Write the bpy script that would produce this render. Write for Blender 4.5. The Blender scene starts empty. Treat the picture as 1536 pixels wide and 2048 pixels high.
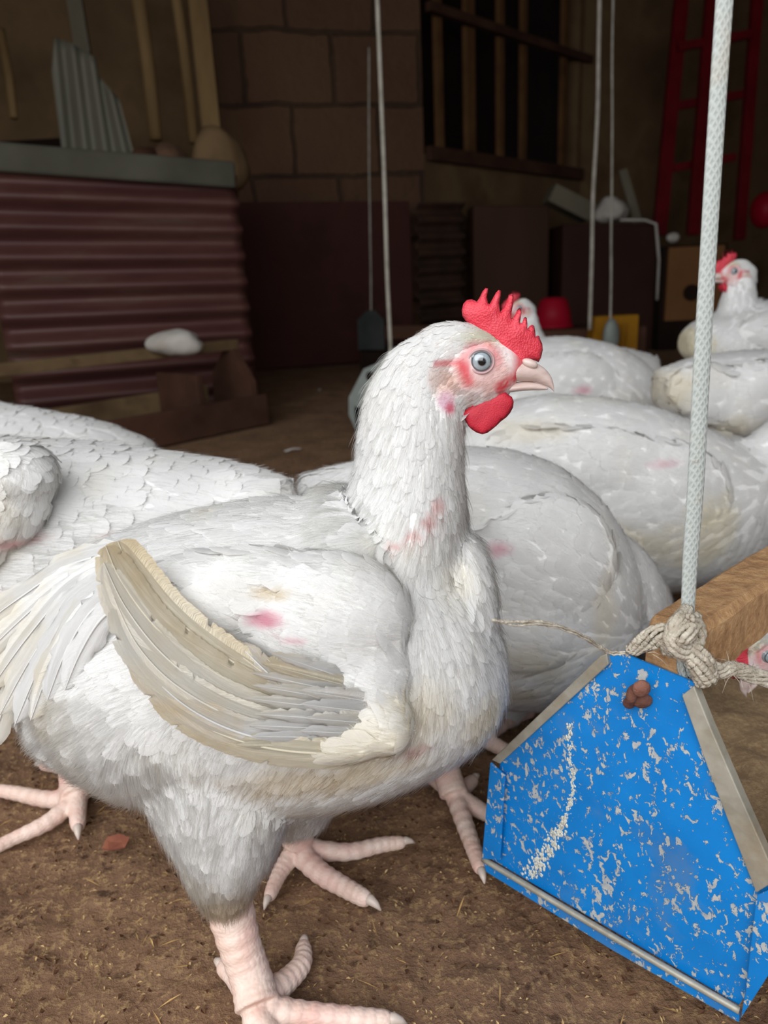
import bpy, bmesh, math, random
import numpy as np
from mathutils import Vector, Matrix
from mathutils.bvhtree import BVHTree
from mathutils.geometry import delaunay_2d_cdt

scene = bpy.context.scene
COL = scene.collection
# ------------------------------------------------------------------ camera
F_PX = 26.0 / 36.0 * 2048
CAM = np.array([0.0, 0.0, 0.45])
TH, RO = math.radians(17), math.radians(2.8)
FW = np.array([0, math.cos(TH), -math.sin(TH)])
U0 = np.array([0, math.sin(TH), math.cos(TH)])
R0 = np.array([1.0, 0, 0])
RT = math.cos(RO) * R0 - math.sin(RO) * U0
UP = math.sin(RO) * R0 + math.cos(RO) * U0
cd = bpy.data.cameras.new('camera'); cam = bpy.data.objects.new('camera', cd); COL.objects.link(cam)
cd.sensor_fit = 'VERTICAL'; cd.sensor_height = 36; cd.sensor_width = 27; cd.lens = 26.0
cd.clip_start = 0.01; cd.clip_end = 60
cd.dof.use_dof = True; cd.dof.focus_distance = 0.44; cd.dof.aperture_fstop = 9.0
m = Matrix.Identity(4)
for i in range(3):
    m[i][0] = RT[i]; m[i][1] = UP[i]; m[i][2] = -FW[i]; m[i][3] = CAM[i]
cam.matrix_world = m
scene.camera = cam
# ------------------------------------------------------------------ light and exposure
scene.view_settings.view_transform = 'Standard'
scene.view_settings.look = 'None'
scene.view_settings.gamma = 1
scene.view_settings.use_curve_mapping = False
scene.view_settings.exposure = 0.0
w = bpy.data.worlds.new('world'); scene.world = w; w.use_nodes = True
bg = w.node_tree.nodes['Background']
bg.inputs[0].default_value = (0.88, 0.94, 1.0, 1); bg.inputs[1].default_value = 0.45

def area(name, loc, target, sx, sy, power, col=(1, 1, 1)):
    l = bpy.data.lights.new(name, 'AREA'); l.shape = 'RECTANGLE'; l.size = sx; l.size_y = sy
    l.energy = power; l.color = col
    o = bpy.data.objects.new(name, l); COL.objects.link(o); o.location = loc
    d = Vector(target) - Vector(loc)
    o.rotation_euler = d.to_track_quat('-Z', 'Y').to_euler()
    return o
area('daylight_from_open_front', (-0.45, -0.75, 1.2), (0.0, 0.7, 0.15), 2.3, 1.5, 46, (0.97, 0.985, 1.0))
area('daylight_from_side_opening', (-1.9, 0.5, 1.7), (0.1, 0.9, 0.2), 1.0, 0.8, 12, (0.95, 0.98, 1.0))

# ------------------------------------------------------------------ pixel helpers: a photo direction meets a real plane
def ray(x, y): return FW + (x - 768) / F_PX * RT - (y - 1024) / F_PX * UP
def PY(x, y, Y): d = ray(x, y); return CAM + d * Y / d[1]
def PZ(x, y, z=0.0): d = ray(x, y); return CAM + d * (z - CAM[2]) / d[2]
def PPL(x, y, p0, n):
    d = ray(x, y); return CAM + d * (np.dot(np.array(p0) - CAM, n) / np.dot(d, n))
def depth(p): return float((np.array(p) - CAM) @ FW)
def lin(c):
    c = np.array(c, float)
    return np.where(c <= .04045, c / 12.92, ((c + .055) / 1.055) ** 2.4)
def C8(r, g, b): return tuple(lin(np.array([r, g, b]) / 255.0))

# ------------------------------------------------------------------ noise
_rng0 = np.random.RandomState(7); _TAB = _rng0.rand(64, 64, 64)
def vnoise(p, s):
    q = np.asarray(p) * s + 100.0
    i = np.floor(q).astype(int); f = q - i; f = f * f * (3 - 2 * f)
    r = 0
    for a in (0, 1):
        for b in (0, 1):
            for c in (0, 1):
                w_ = (f[:, 0] if a else 1 - f[:, 0]) * (f[:, 1] if b else 1 - f[:, 1]) * (f[:, 2] if c else 1 - f[:, 2])
                r = r + w_ * _TAB[(i[:, 0] + a) % 64, (i[:, 1] + b) % 64, (i[:, 2] + c) % 64]
    return r
def fbm(p, s, o=3):
    r = 0; a = .5; t = 0
    for k in range(o): r = r + a * vnoise(p, s * 2 ** k + k * .37); t += a; a *= .5
    return r / t

# ------------------------------------------------------------------ object helpers
def tag(o, label=None, cat=None, group=None, kind=None):
    if label: o['label'] = label
    if cat: o['category'] = cat
    if group: o['group'] = group
    if kind: o['kind'] = kind
    return o
def thing(name, label, cat, loc, group=None):
    o = bpy.data.objects.new(name, None); COL.objects.link(o); o.location = tuple(loc)
    o.empty_display_size = .02
    return tag(o, label, cat, group)
def mesh_obj(name, V, Fc, mat, parent=None, smooth=True, col=None, uv=None, mats=None, midx=None, fixn=False, vn=None):
    V = np.asarray(V, float)
    if parent is not None: V = V - np.array(parent_loc(parent))
    me = bpy.data.meshes.new(name)
    if isinstance(Fc, np.ndarray):
        n, k = Fc.shape
        me.vertices.add(len(V)); me.vertices.foreach_set('co', V.ravel().astype(np.float32))
        me.loops.add(n * k); me.loops.foreach_set('vertex_index', Fc.ravel().astype(np.int32))
        me.polygons.add(n); me.polygons.foreach_set('loop_start', (np.arange(n) * k).astype(np.int32))
        me.polygons.foreach_set('loop_total', np.full(n, k, np.int32))
        me.update(calc_edges=True)
    else:
        me.from_pydata([tuple(v) for v in V], [], Fc)
    if fixn:
        bm = bmesh.new(); bm.from_mesh(me); bmesh.ops.recalc_face_normals(bm, faces=bm.faces); bm.to_mesh(me); bm.free()
    me.polygons.foreach_set('use_smooth', [smooth] * len(me.polygons))
    if col is not None:
        a = me.color_attributes.new('Col', 'FLOAT_COLOR', 'POINT')
        c4 = np.ones((len(V), 4), np.float32); c4[:, :3] = col; a.data.foreach_set('color', c4.ravel())
    if uv is not None:
        l = me.uv_layers.new(name='UVMap'); li = np.zeros(len(me.loops), np.int32)
        me.loops.foreach_get('vertex_index', li); l.data.foreach_set('uv', np.asarray(uv, np.float32)[li].ravel())
    for mm in (mats or [mat]): me.materials.append(mm)
    if midx is not None: me.polygons.foreach_set('material_index', midx)
    me.update()
    if vn is not None: me.normals_split_custom_set_from_vertices([tuple(v) for v in vn])
    o = bpy.data.objects.new(name, me); COL.objects.link(o)
    if parent is not None: o.parent = parent
    return o
def parent_loc(p):
    l = np.array(p.location); 
    while p.parent is not None: p = p.parent; l = l + np.array(p.location)
    return l

class MB:
    """collects shapes of one mesh"""
    def __init__(s): s.V = []; s.F = []
    def add(s, V, Fc):
        o = len(s.V); s.V += [tuple(v) for v in V]; s.F += [tuple(int(i) + o for i in f) for f in Fc]
    def box(s, c, sz, ax=None):
        ax = np.eye(3) if ax is None else np.array(ax)
        V = [np.array(c) + ax[0] * sz[0] / 2 * a + ax[1] * sz[1] / 2 * b + ax[2] * sz[2] / 2 * d for a in (-1, 1) for b in (-1, 1) for d in (-1, 1)]
        s.add(V, [(0, 1, 3, 2), (4, 6, 7, 5), (0, 4, 5, 1), (2, 3, 7, 6), (0, 2, 6, 4), (1, 5, 7, 3)])
    def bar(s, a, b, w_, t_, up=(0, 0, 1)):
        a = np.array(a, float); b = np.array(b, float); d = b - a; L = np.linalg.norm(d); d /= L
        u = np.array(up, float); u = u - d * (u @ d); u /= np.linalg.norm(u); v = np.cross(d, u)
        s.box((a + b) / 2, (L, w_, t_), (d, v, u))
    def quadprism(s, pts, off):
        pts = [np.array(p) for p in pts]; n = len(pts); off = np.array(off)
        s.add(pts + [p + off for p in pts], [tuple(range(n)), tuple(range(2 * n - 1, n - 1, -1))] + [(i, i + n, (i + 1) % n + n, (i + 1) % n) for i in range(n)])
    def tube(s, P, r, n=8, flat=1.0, side=None, cap=True):
        V, Fc = tube(P, r, n, flat, side, cap); s.add(V, Fc)
    def ball(s, c, r, n=16, ax=None):
        V, Fc = ellipsoid(c, r, n, ax); s.add(V, Fc)
    def build(s, name, mat, parent=None, smooth=False, fixn=True, bevel=0, **k):
        o = mesh_obj(name, s.V, s.F, mat, parent, smooth, fixn=fixn, **k)
        if bevel:
            b = o.modifiers.new('bevel', 'BEVEL'); b.width = bevel; b.segments = 2; b.limit_method = 'ANGLE'
        return o

def resample(P, R, n):
    P = np.array(P, float); R = np.array(R, float)
    if R.ndim == 1: R = R[:, None]
    t = np.arange(len(P)); out = []; rr = []
    for s in np.linspace(0, len(P) - 1, n):
        i = min(int(s), len(P) - 2); f = s - i
        p0, p1, p2, p3 = P[max(i - 1, 0)], P[i], P[i + 1], P[min(i + 2, len(P) - 1)]
        out.append(.5 * ((2 * p1) + (-p0 + p2) * f + (2 * p0 - 5 * p1 + 4 * p2 - p3) * f * f + (-p0 + 3 * p1 - 3 * p2 + p3) * f ** 3))
        rr.append(R[i] * (1 - f) + R[i + 1] * f)
    return np.array(out), np.array(rr)
def tube(P, r, n=8, flat=1.0, side=None, cap=True):
    P = np.array(P, float); r = np.broadcast_to(np.array(r, float), (len(P),))
    T = np.gradient(P, axis=0); T /= np.linalg.norm(T, axis=1)[:, None] + 1e-12
    u = np.array(side if side is not None else ((0, 0, 1) if abs(T[0][2]) < .9 else (1, 0, 0)), float)
    V = []
    for p, t, q in zip(P, T, r):
        u2 = u - t * (u @ t); u2 /= np.linalg.norm(u2) + 1e-12
        if side is None: u = u2
        v = np.cross(t, u2)
        for k in range(n):
            a = 2 * math.pi * k / n
            V.append(p + (u2 * math.cos(a) + v * math.sin(a) * flat) * q)
    Fc = []
    for i in range(len(P) - 1):
        for k in range(n):
            Fc.append((i * n + k, i * n + (k + 1) % n, (i + 1) * n + (k + 1) % n, (i + 1) * n + k))
    if cap: Fc += [tuple(range(n - 1, -1, -1)), tuple((len(P) - 1) * n + k for k in range(n))]
    return V, Fc
def ellipsoid(c, r, n=16, ax=None):
    ax = np.eye(3) if ax is None else np.array(ax); c = np.array(c); V = []; Fc = []
    m_ = n // 2
    for i in range(1, m_):
        th = math.pi * i / m_
        for k in range(n):
            ph = 2 * math.pi * k / n
            V.append(c + ax[0] * r[0] * math.sin(th) * math.cos(ph) + ax[1] * r[1] * math.sin(th) * math.sin(ph) + ax[2] * r[2] * math.cos(th))
    V += [c + ax[2] * r[2], c - ax[2] * r[2]]; a, b = len(V) - 2, len(V) - 1
    for i in range(m_ - 2):
        for k in range(n): Fc.append((i * n + k, (i + 1) * n + k, (i + 1) * n + (k + 1) % n, i * n + (k + 1) % n))
    for k in range(n):
        Fc.append((a, k, (k + 1) % n)); Fc.append((b, (m_ - 2) * n + (k + 1) % n, (m_ - 2) * n + k))
    return V, Fc
def remesh(mb, vox, smooth=6, fac=.6):
    me = bpy.data.meshes.new('tmp'); me.from_pydata(mb.V, [], mb.F); me.update()
    bm = bmesh.new(); bm.from_mesh(me); bmesh.ops.recalc_face_normals(bm, faces=bm.faces); bm.to_mesh(me); bm.free()
    o = bpy.data.objects.new('tmp', me); COL.objects.link(o)
    r = o.modifiers.new('r', 'REMESH'); r.mode = 'VOXEL'; r.voxel_size = vox
    if smooth:
        s_ = o.modifiers.new('s', 'SMOOTH'); s_.factor = fac; s_.iterations = smooth
    dg = bpy.context.evaluated_depsgraph_get(); ev = o.evaluated_get(dg); m2 = ev.to_mesh()
    n = len(m2.vertices); V = np.zeros(n * 3, np.float32); m2.vertices.foreach_get('co', V); V = V.reshape(-1, 3).astype(float)
    Fc = [tuple(p.vertices) for p in m2.polygons]
    ev.to_mesh_clear(); bpy.data.objects.remove(o); bpy.data.meshes.remove(me)
    return V, Fc
def inflate(poly, T, D, step, ax_o, ax_u, ax_v, ax_w, bend=None, amp=0.0, jit=5):
    """closed cushion from a 2-D outline (poly in u,v units), half thickness T units, edge rounding D"""
    P = np.array(poly, float); pts = []
    n = len(P)
    for i in range(n):
        a, b = P[i], P[(i + 1) % n]; k = max(1, int(np.linalg.norm(b - a) / step))
        for j in range(k): pts.append(a + (b - a) * j / k)
    E_ = np.array(pts); ne = len(E_)
    mn, mx = P.min(0), P.max(0); ins = []
    def edist(q):
        a = E_; b = np.roll(E_, -1, 0); ab = b - a
        t = np.clip(((q - a) * ab).sum(1) / ((ab ** 2).sum(1) + 1e-9), 0, 1)
        return np.sqrt(((a + ab * t[:, None] - q) ** 2).sum(1)).min()
    def inside(q):
        a = E_; b = np.roll(E_, -1, 0)
        c = ((a[:, 1] > q[1]) != (b[:, 1] > q[1])) & (q[0] < (b[:, 0] - a[:, 0]) * (q[1] - a[:, 1]) / (b[:, 1] - a[:, 1] + 1e-12) + a[:, 0])
        return c.sum() % 2 == 1
    y = mn[1]; row = 0
    while y < mx[1]:
        x = mn[0] + (row % 2) * step / 2
        while x < mx[0]:
            q = np.array([x, y])
            if inside(q) and edist(q) > step * .45: ins.append(q)
            x += step
        y += step * .87; row += 1
    allp = [Vector(p) for p in list(E_) + ins]
    r = delaunay_2d_cdt(allp, [(i, (i + 1) % ne) for i in range(ne)], [list(range(ne))], 1, 1e-5)
    V2 = np.array([tuple(v) for v in r[0]]); T2 = r[2]; nv = len(V2)
    d = np.array([edist(q) for q in V2]); d[d < 1e-3] = 0
    th = T * np.sqrt(1 - (1 - np.clip(d / D, 0, 1)) ** 2) + .0
    wob = (vnoise(np.c_[V2, np.zeros(nv)], 1 / 18.0) - .5) * amp if amp else 0
    cen = (bend(V2[:, 0], V2[:, 1]) if bend else 0)
    o3 = lambda w_: np.array(ax_o) + V2[:, :1] * ax_u + V2[:, 1:] * ax_v + (w_)[:, None] * ax_w
    top = o3(cen + th + wob * (d > 0)); bot = o3(cen - th + 0 * d)
    bd = d == 0
    idx2 = np.arange(nv) + nv; idx2[bd] = np.arange(nv)[bd]
    V = np.vstack([top, bot]); Fc = [tuple(t) for t in T2] + [tuple(int(idx2[i]) for i in t[::-1]) for t in T2]
    used = sorted({i for f in Fc for i in f}); mp = {a: b for b, a in enumerate(used)}
    return V[used], [tuple(mp[i] for i in f) for f in Fc]

# ------------------------------------------------------------------ materials
class NT:
    def __init__(s, name):
        s.m = bpy.data.materials.new(name); s.m.use_nodes = True; s.t = s.m.node_tree; s.n = s.t.nodes
        s.b = s.n['Principled BSDF']; s.out = s.n['Material Output']; s._tc = None
    def node(s, ty, **k):
        x = s.n.new(ty)
        for a, b in k.items():
            if a[0] == 'i' and a[1:].isdigit(): s.put(x.inputs[int(a[1:])], b)
            else: setattr(x, a, b)
        return x
    def put(s, sock, v):
        if isinstance(v, bpy.types.NodeSocket): s.t.links.new(v, sock)
        elif isinstance(v, (tuple, list)) and len(v) == 3 and sock.type == 'RGBA': sock.default_value = (*v, 1)
        else: sock.default_value = v
    def tc(s, which='Object'):
        if s._tc is None: s._tc = s.n.new('ShaderNodeTexCoord')
        return s._tc.outputs[which]
    def geo(s): return s.n.new('ShaderNodeNewGeometry').outputs['Position']
    def mapping(s, vec, scale=(1, 1, 1), rot=(0, 0, 0)):
        x = s.n.new('ShaderNodeMapping'); s.put(x.inputs[0], vec); x.inputs['Scale'].default_value = scale; x.inputs['Rotation'].default_value = rot
        return x.outputs[0]
    def noise(s, vec, scale, detail=4, rough=.55, dist=0):
        x = s.n.new('ShaderNodeTexNoise'); s.put(x.inputs['Vector'], vec); x.inputs['Scale'].default_value = scale
        x.inputs['Detail'].default_value = detail; x.inputs['Roughness'].default_value = rough; x.inputs['Distortion'].default_value = dist
        return x.outputs[0]
    def voro(s, vec, scale, feat='F1'):
        x = s.n.new('ShaderNodeTexVoronoi'); x.feature = feat; s.put(x.inputs['Vector'], vec); x.inputs['Scale'].default_value = scale
        return x.outputs[0]
    def ramp(s, fac, stops, interp='LINEAR'):
        x = s.n.new('ShaderNodeValToRGB'); s.put(x.inputs[0], fac); cr = x.color_ramp; cr.interpolation = interp
        while len(cr.elements) < len(stops): cr.elements.new(.5)
        for e, (p, c) in zip(cr.elements, stops):
            e.position = p; e.color = (*c, 1) if isinstance(c, (tuple, list)) else (c, c, c, 1)
        return x.outputs[0]
    def mix(s, fac, a, b, mode='MIX'):
        x = s.n.new('ShaderNodeMix'); x.data_type = 'RGBA'; x.blend_type = mode
        s.put(x.inputs[0], fac); s.put(x.inputs[6], a); s.put(x.inputs[7], b); return x.outputs[2]
    def math(s, op, a, b=0.0, c=None):
        x = s.n.new('ShaderNodeMath'); x.operation = op; s.put(x.inputs[0], a); s.put(x.inputs[1], b)
        if c is not None: s.put(x.inputs[2], c)
        return x.outputs[0]
    def bump(s, h, dist, strength=1.0):
        x = s.n.new('ShaderNodeBump'); s.put(x.inputs['Height'], h); x.inputs['Distance'].default_value = dist; x.inputs['Strength'].default_value = strength
        s.put(s.b.inputs['Normal'], x.outputs[0]); return x.outputs[0]
    def base(s, c): s.put(s.b.inputs['Base Color'], c); return s
    def set(s, **k):
        for a, b in k.items(): s.put(s.b.inputs[a.replace('_', ' ')], b)
        return s
def mat_noise(name, c1, c2, scale, rough=.8, bump=.002, stretch=(1, 1, 1), metal=0.0, detail=5, c3=None, bscale=None):
    t = NT(name); v = t.mapping(t.geo(), stretch); n = t.noise(v, scale, detail)
    st = [(.3, c1), (.7, c2)] if c3 is None else [(.25, c1), (.55, c2), (.78, c3)]
    t.base(t.ramp(n, st)).set(Roughness=rough, Metallic=metal)
    t.b.inputs['Specular IOR Level'].default_value = .12 if not metal else .4
    if bump: t.bump(t.noise(v, bscale or scale * 3, 6), bump)
    return t.m

def feather_mat(name, transl=.25, ddark=.92, bdist=.0005):
    t = NT(name); a = t.node('ShaderNodeAttribute', attribute_name='Col').outputs['Color']
    uv = t.node('ShaderNodeUVMap', uv_map='UVMap').outputs[0]
    sp = t.node('ShaderNodeSeparateXYZ', i0=uv)
    au = t.math('ABSOLUTE', sp.outputs[0])
    # barbs sweep forward from the shaft
    s_ = t.math('SUBTRACT', sp.outputs[1], t.math('MULTIPLY', au, .30))
    cmb = t.node('ShaderNodeCombineXYZ', i0=t.math('MULTIPLY', au, 1.2), i1=t.math('MULTIPLY', s_, 30.0), i2=0.0)
    addp = t.node('ShaderNodeVectorMath', operation='ADD', i0=cmb.outputs[0], i1=t.mapping(t.tc('Object'), (6, 6, 6)))
    n = t.noise(addp.outputs[0], 1.6, 3, .6)
    shaft = t.math('LESS_THAN', au, .05)
    dark = t.ramp(n, [(.3, ddark), (.62, 1.0)])
    col = t.mix(1.0, a, dark, 'MULTIPLY')
    t.base(col).set(Roughness=.62)
    t.b.inputs['Specular IOR Level'].default_value = .3
    t.b.inputs['Sheen Weight'].default_value = .15
    t.b.inputs['Sheen Roughness'].default_value = .4
    bmp = t.bump(t.math('ADD', n, t.math('MULTIPLY', shaft, .5)), bdist, .7)
    tr = t.node('ShaderNodeBsdfTranslucent'); t.put(tr.inputs[0], col)
    mx = t.node('ShaderNodeMixShader'); t.put(mx.inputs[0], transl); t.put(mx.inputs[1], t.b.outputs[0]); t.put(mx.inputs[2], tr.outputs[0])
    t.put(t.out.inputs[0], mx.outputs[0]); return t.m
M = {}
M['feather'] = feather_mat('white_feather')
M['quill'] = feather_mat('stained_quill_feather', .25, .74, .0012)
t = NT('down_skin'); a = t.node('ShaderNodeAttribute', attribute_name='Col').outputs['Color']
n_ = t.noise(t.mapping(t.tc(), (1, 1, 1)), 420, 3)
t.base(t.mix(1.0, a, t.ramp(n_, [(.3, .88), (.7, 1.0)]), 'MULTIPLY')).set(Roughness=.75); t.b.inputs['Sheen Weight'].default_value = .2
t.bump(n_, .0005, .6); M['body'] = t.m
t = NT('strand'); a = t.node('ShaderNodeAttribute', attribute_name='Col').outputs['Color']; t.base(a).set(Roughness=.6)
tr = t.node('ShaderNodeBsdfTranslucent'); t.put(tr.inputs[0], a); mx = t.node('ShaderNodeMixShader', i0=.7)
t.put(mx.inputs[1], t.b.outputs[0]); t.put(mx.inputs[2], tr.outputs[0])
tp = t.node('ShaderNodeBsdfTransparent'); m2_ = t.node('ShaderNodeMixShader', i0=.4)   # wisps of down are half see-through
t.put(m2_.inputs[1], mx.outputs[0]); t.put(m2_.inputs[2], tp.outputs[0]); t.put(t.out.inputs[0], m2_.outputs[0]); M['strand'] = t.m
t = NT('leg_skin'); v = t.tc(); n1 = t.noise(v, 60, 4); vo = t.voro(t.mapping(v, (1, 1, 1.6)), 330)
t.base(t.mix(t.ramp(t.noise(v, 35, 4), [(.45, 0.0), (.7, .55)]), t.ramp(n1, [(.3, C8(222, 188, 172)), (.7, C8(238, 216, 202))]), C8(220, 166, 156)))
t.set(Roughness=.5); t.b.inputs['Subsurface Weight'].default_value = .0; t.bump(t.ramp(vo, [(.0, 1.0), (.9, 0.0)]), .0005, .6); M['leg'] = t.m
t = NT('comb_flesh'); v = t.tc(); n1 = t.noise(v, 130, 4); vo = t.voro(v, 900)
t.base(t.ramp(n1, [(.3, C8(205, 44, 62)), (.7, C8(228, 78, 92))])).set(Roughness=.55); t.bump(t.math('ADD', vo, t.noise(v, 220, 2)), .0006, .7); M['comb'] = t.m
t = NT('wattle_flesh'); v = t.tc(); n1 = t.noise(v, 90, 4); vo = t.voro(v, 1300)
t.base(t.ramp(n1, [(.3, C8(172, 24, 44)), (.7, C8(200, 38, 58))])).set(Roughness=.6); t.bump(vo, .0003, .6); M['wattle'] = t.m
t = NT('beak_horn'); v = t.tc(); t.base(t.ramp(t.noise(t.mapping(v, (1, 1, 3)), 90, 4), [(.3, C8(196, 170, 162)), (.7, C8(216, 196, 188))])).set(Roughness=.35); t.bump(t.noise(v, 200, 3), .0003, .5); M['beak'] = t.m
t = NT('claw_horn'); t.base(C8(205, 188, 176)).set(Roughness=.35); M['claw'] = t.m
t = NT('eyeball'); a = t.node('ShaderNodeAttribute', attribute_name='Col').outputs['Color']; t.base(a).set(Roughness=.04, Coat_Weight=1.0, Coat_Roughness=.02); M['eye'] = t.m
t = NT('eyelid_skin'); t.base(C8(186, 150, 150)).set(Roughness=.5); M['lid'] = t.m

# ------------------------------------------------------------------ feathers
VROW = np.array([0, .22, .45, .65, .8, .91, 1.0])
WROW = np.array([.28, .7, .95, 1.0, .84, .56, .14])
def make_feathers(bvh, P, N, D, L, W, lift, colf, rng, camber=.22, fringe=8, soft=.5):
    """small overlapping contour feathers laid along the surface; colf(points) gives plumage colour"""
    n = len(P); nr = len(VROW); US = np.array([-1, -.5, 0, .5, 1.0]); nu = 5
    V = np.zeros((n, nr, nu, 3)); SN = np.zeros((n, nr, 3))
    for i in range(n):
        p = Vector(P[i]); d = Vector(D[i]); N0 = Vector(N[i])
        for k in range(nr):
            q = p + d * (L[i] * VROW[k])
            loc, nn, _, _ = bvh.find_nearest(q)
            if loc is None: loc = q; nn = N0
            if nn.dot(N0) < 0: nn = N0
            V[i, k, 2] = np.array(loc) + np.array(nn) * (.0004 + lift[i] * VROW[k] ** 1.5); SN[i, k] = nn
    SN = SN * .5 + SN.mean(1, keepdims=True) * .5
    T = np.gradient(V[:, :, 2], axis=1); T /= np.linalg.norm(T, axis=2, keepdims=True) + 1e-9
    B = np.cross(N[:, None, :], T); B /= np.linalg.norm(B, axis=2, keepdims=True) + 1e-9
    NN = np.cross(T, B)
    c = V[:, :, 2].copy(); VN = np.zeros_like(V)
    for j, u in enumerate(US):
        ww = WROW[None, :] * W[:, None]
        if abs(u) == 1: ww = ww * (1 + rng.uniform(-.2, .12, (n, nr)))
        V[:, :, j] = c + B * (u * ww)[:, :, None] - NN * (camber * u * u * ww)[:, :, None] + T * (abs(u) * ww * .25)[:, :, None]
        VN[:, :, j] = SN * soft + (NN + B * u * .35) * (1 - soft)
    VN /= np.linalg.norm(VN, axis=3, keepdims=True) + 1e-9
    base = (np.arange(n) * nr * nu)[:, None, None]
    kk, jj = np.meshgrid(np.arange(nr - 1), np.arange(nu - 1), indexing='ij'); a = kk * nu + jj
    Fq = np.stack([a, a + nu, a + nu + 1, a + 1], -1).reshape(1, -1, 4) + base
    Fq = Fq.reshape(-1, 4)
    uv = np.zeros((n, nr, nu, 2)); uv[..., 0] = US[None, None, :]; uv[..., 1] = VROW[None, :, None] * (L / np.median(L))[:, None, None] + rng.rand(n)[:, None, None] * 7
    jt = rng.uniform(.955, 1.02, (n, 1, 1, 1))
    cc = colf(V.reshape(-1, 3)).reshape(n, nr, nu, 3) * jt
    Vs = [V.reshape(-1, 3)]; Fs = [Fq]; Us = [uv.reshape(-1, 2)]; Cs = [cc.reshape(-1, 3)]; Ns = [VN.reshape(-1, 3)]
    if fringe:
        off = V.reshape(-1, 3).shape[0]; fr = []; fn = []; fc = []
        for side in (0, 4):
            sg = -1 if side == 0 else 1
            for q in range(fringe):
                k = rng.uniform(1.8, nr - 1.02, n); ki = k.astype(int); f = (k - ki)[:, None]; ii = np.arange(n)
                e = V[ii, ki, side] * (1 - f) + V[ii, ki + 1, side] * f
                inn = c[ii, ki] * (1 - f) + c[ii, ki + 1] * f
                e0 = e * .8 + inn * .2
                dd = T[ii, ki] * .9 + B[ii, ki] * sg * .45 + NN[ii, ki] * rng.uniform(-.15, .2, (n, 1))
                ln = (W * rng.uniform(.25, .75, n))[:, None]
                wd = (W * .04)[:, None]; t_ = T[ii, ki]
                qd = [e0 - t_ * wd, e0 + t_ * wd, e0 + dd * ln + t_ * wd * .2, e0 + dd * ln - t_ * wd * .2]
                if sg > 0: qd = qd[::-1]
                fr.append(np.stack(qd[::-1], 1)); fn.append(SN[ii, ki] * soft + NN[ii, ki] * (1 - soft)); fc.append(cc[ii, ki, side])
        fr = np.concatenate(fr, 0); nf = len(fr)
        Vs.append(fr.reshape(-1, 3)); Fs.append((np.arange(nf * 4).reshape(-1, 4)) + off)
        Us.append(np.tile(np.array([[.2, .2], [.2, .21], [.25, .24], [.25, .23]]), (nf, 1)))
        Cs.append(np.repeat(np.concatenate(fc, 0), 4, 0)); Ns.append(np.repeat(np.concatenate(fn, 0), 4, 0))
    return np.vstack(Vs), np.vstack(Fs), np.vstack(Us), np.minimum(np.vstack(Cs), .94), np.vstack(Ns)
def make_strands(P, N, D, L, w_, col, rng, gravity=.3, seg=4, stand=.35, up0=.0006):
    n = len(P)
    d = D + N * (stand * rng.uniform(.3, 1.3, (n, 1))) + rng.normal(0, .16, (n, 3)); d /= np.linalg.norm(d, axis=1)[:, None]
    side = np.cross(d, rng.normal(0, 1, (n, 3)) * .5 + N); side /= np.linalg.norm(side, axis=1)[:, None] + 1e-9
    fl = ((np.cross(side, d) * N).sum(1) < 0); side[fl] *= -1
    bend = D - N * .2 + np.array([0, 0, -gravity]) + rng.normal(0, .15, (n, 3))
    V = np.zeros((n, seg + 1, 2, 3)); 
    for k in range(seg + 1):
        s_ = k / seg; c = P + N * up0 + (d * s_ * (1 - .4 * s_) + bend * .4 * s_ * s_) * L[:, None]
        wd = (w_ * (1 - s_) ** .7 + .00003)[:, None]
        V[:, k, 0] = c - side * wd; V[:, k, 1] = c + side * wd
    a = np.arange(seg) * 2; q = np.stack([a, a + 1, a + 3, a + 2], -1)[None] + (np.arange(n) * (seg + 1) * 2)[:, None, None]
    return V.reshape(-1, 3), q.reshape(-1, 4), np.repeat(col, (seg + 1) * 2, 0), np.repeat(N * .8 + d * .2 + np.cross(d, side) * .2, (seg + 1) * 2, 0)
def tri_sample(V, Fc, n, rng, wfun=None):
    tr = []
    for f in Fc:
        for k in range(1, len(f) - 1): tr.append((f[0], f[k], f[k + 1]))
    tr = np.array(tr); A, B_, C_ = V[tr[:, 0]], V[tr[:, 1]], V[tr[:, 2]]
    cr = np.cross(B_ - A, C_ - A); ar = np.linalg.norm(cr, axis=1); Nn = cr / (ar[:, None] + 1e-15)
    w_ = ar * (wfun((A + B_ + C_) / 3, Nn) if wfun else 1)
    if w_.sum() <= 0: return np.zeros((0, 3)), np.zeros((0, 3))
    i = rng.choice(len(tr), n, p=w_ / w_.sum()); u = rng.rand(n, 2); fl = u.sum(1) > 1; u[fl] = 1 - u[fl]
    return A[i] + (B_ - A)[i] * u[:, :1] + (C_ - A)[i] * u[:, 1:], Nn[i]
def poisson(P, rad):
    """keep points no nearer than their own radius"""
    cell = max(rad.max(), 1e-4); g = {}; keep = []
    K = np.floor(P / cell).astype(int)
    Pl = P.tolist(); Kl = K.tolist(); rl = (rad ** 2).tolist()
    for i in range(len(Pl)):
        x, y, z = Pl[i]; a, b, c = Kl[i]; r2 = rl[i]; ok = True
        for da in (-1, 0, 1):
            for db in (-1, 0, 1):
                for dc in (-1, 0, 1):
                    for (X, Y, Z) in g.get((a + da, b + db, c + dc), ()):
                        if (X - x) ** 2 + (Y - y) ** 2 + (Z - z) ** 2 < r2: ok = False; break
                    if not ok: break
                if not ok: break
            if not ok: break
        if ok: g.setdefault((a, b, c), []).append((x, y, z)); keep.append(i)
    return np.array(keep, int)

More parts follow.
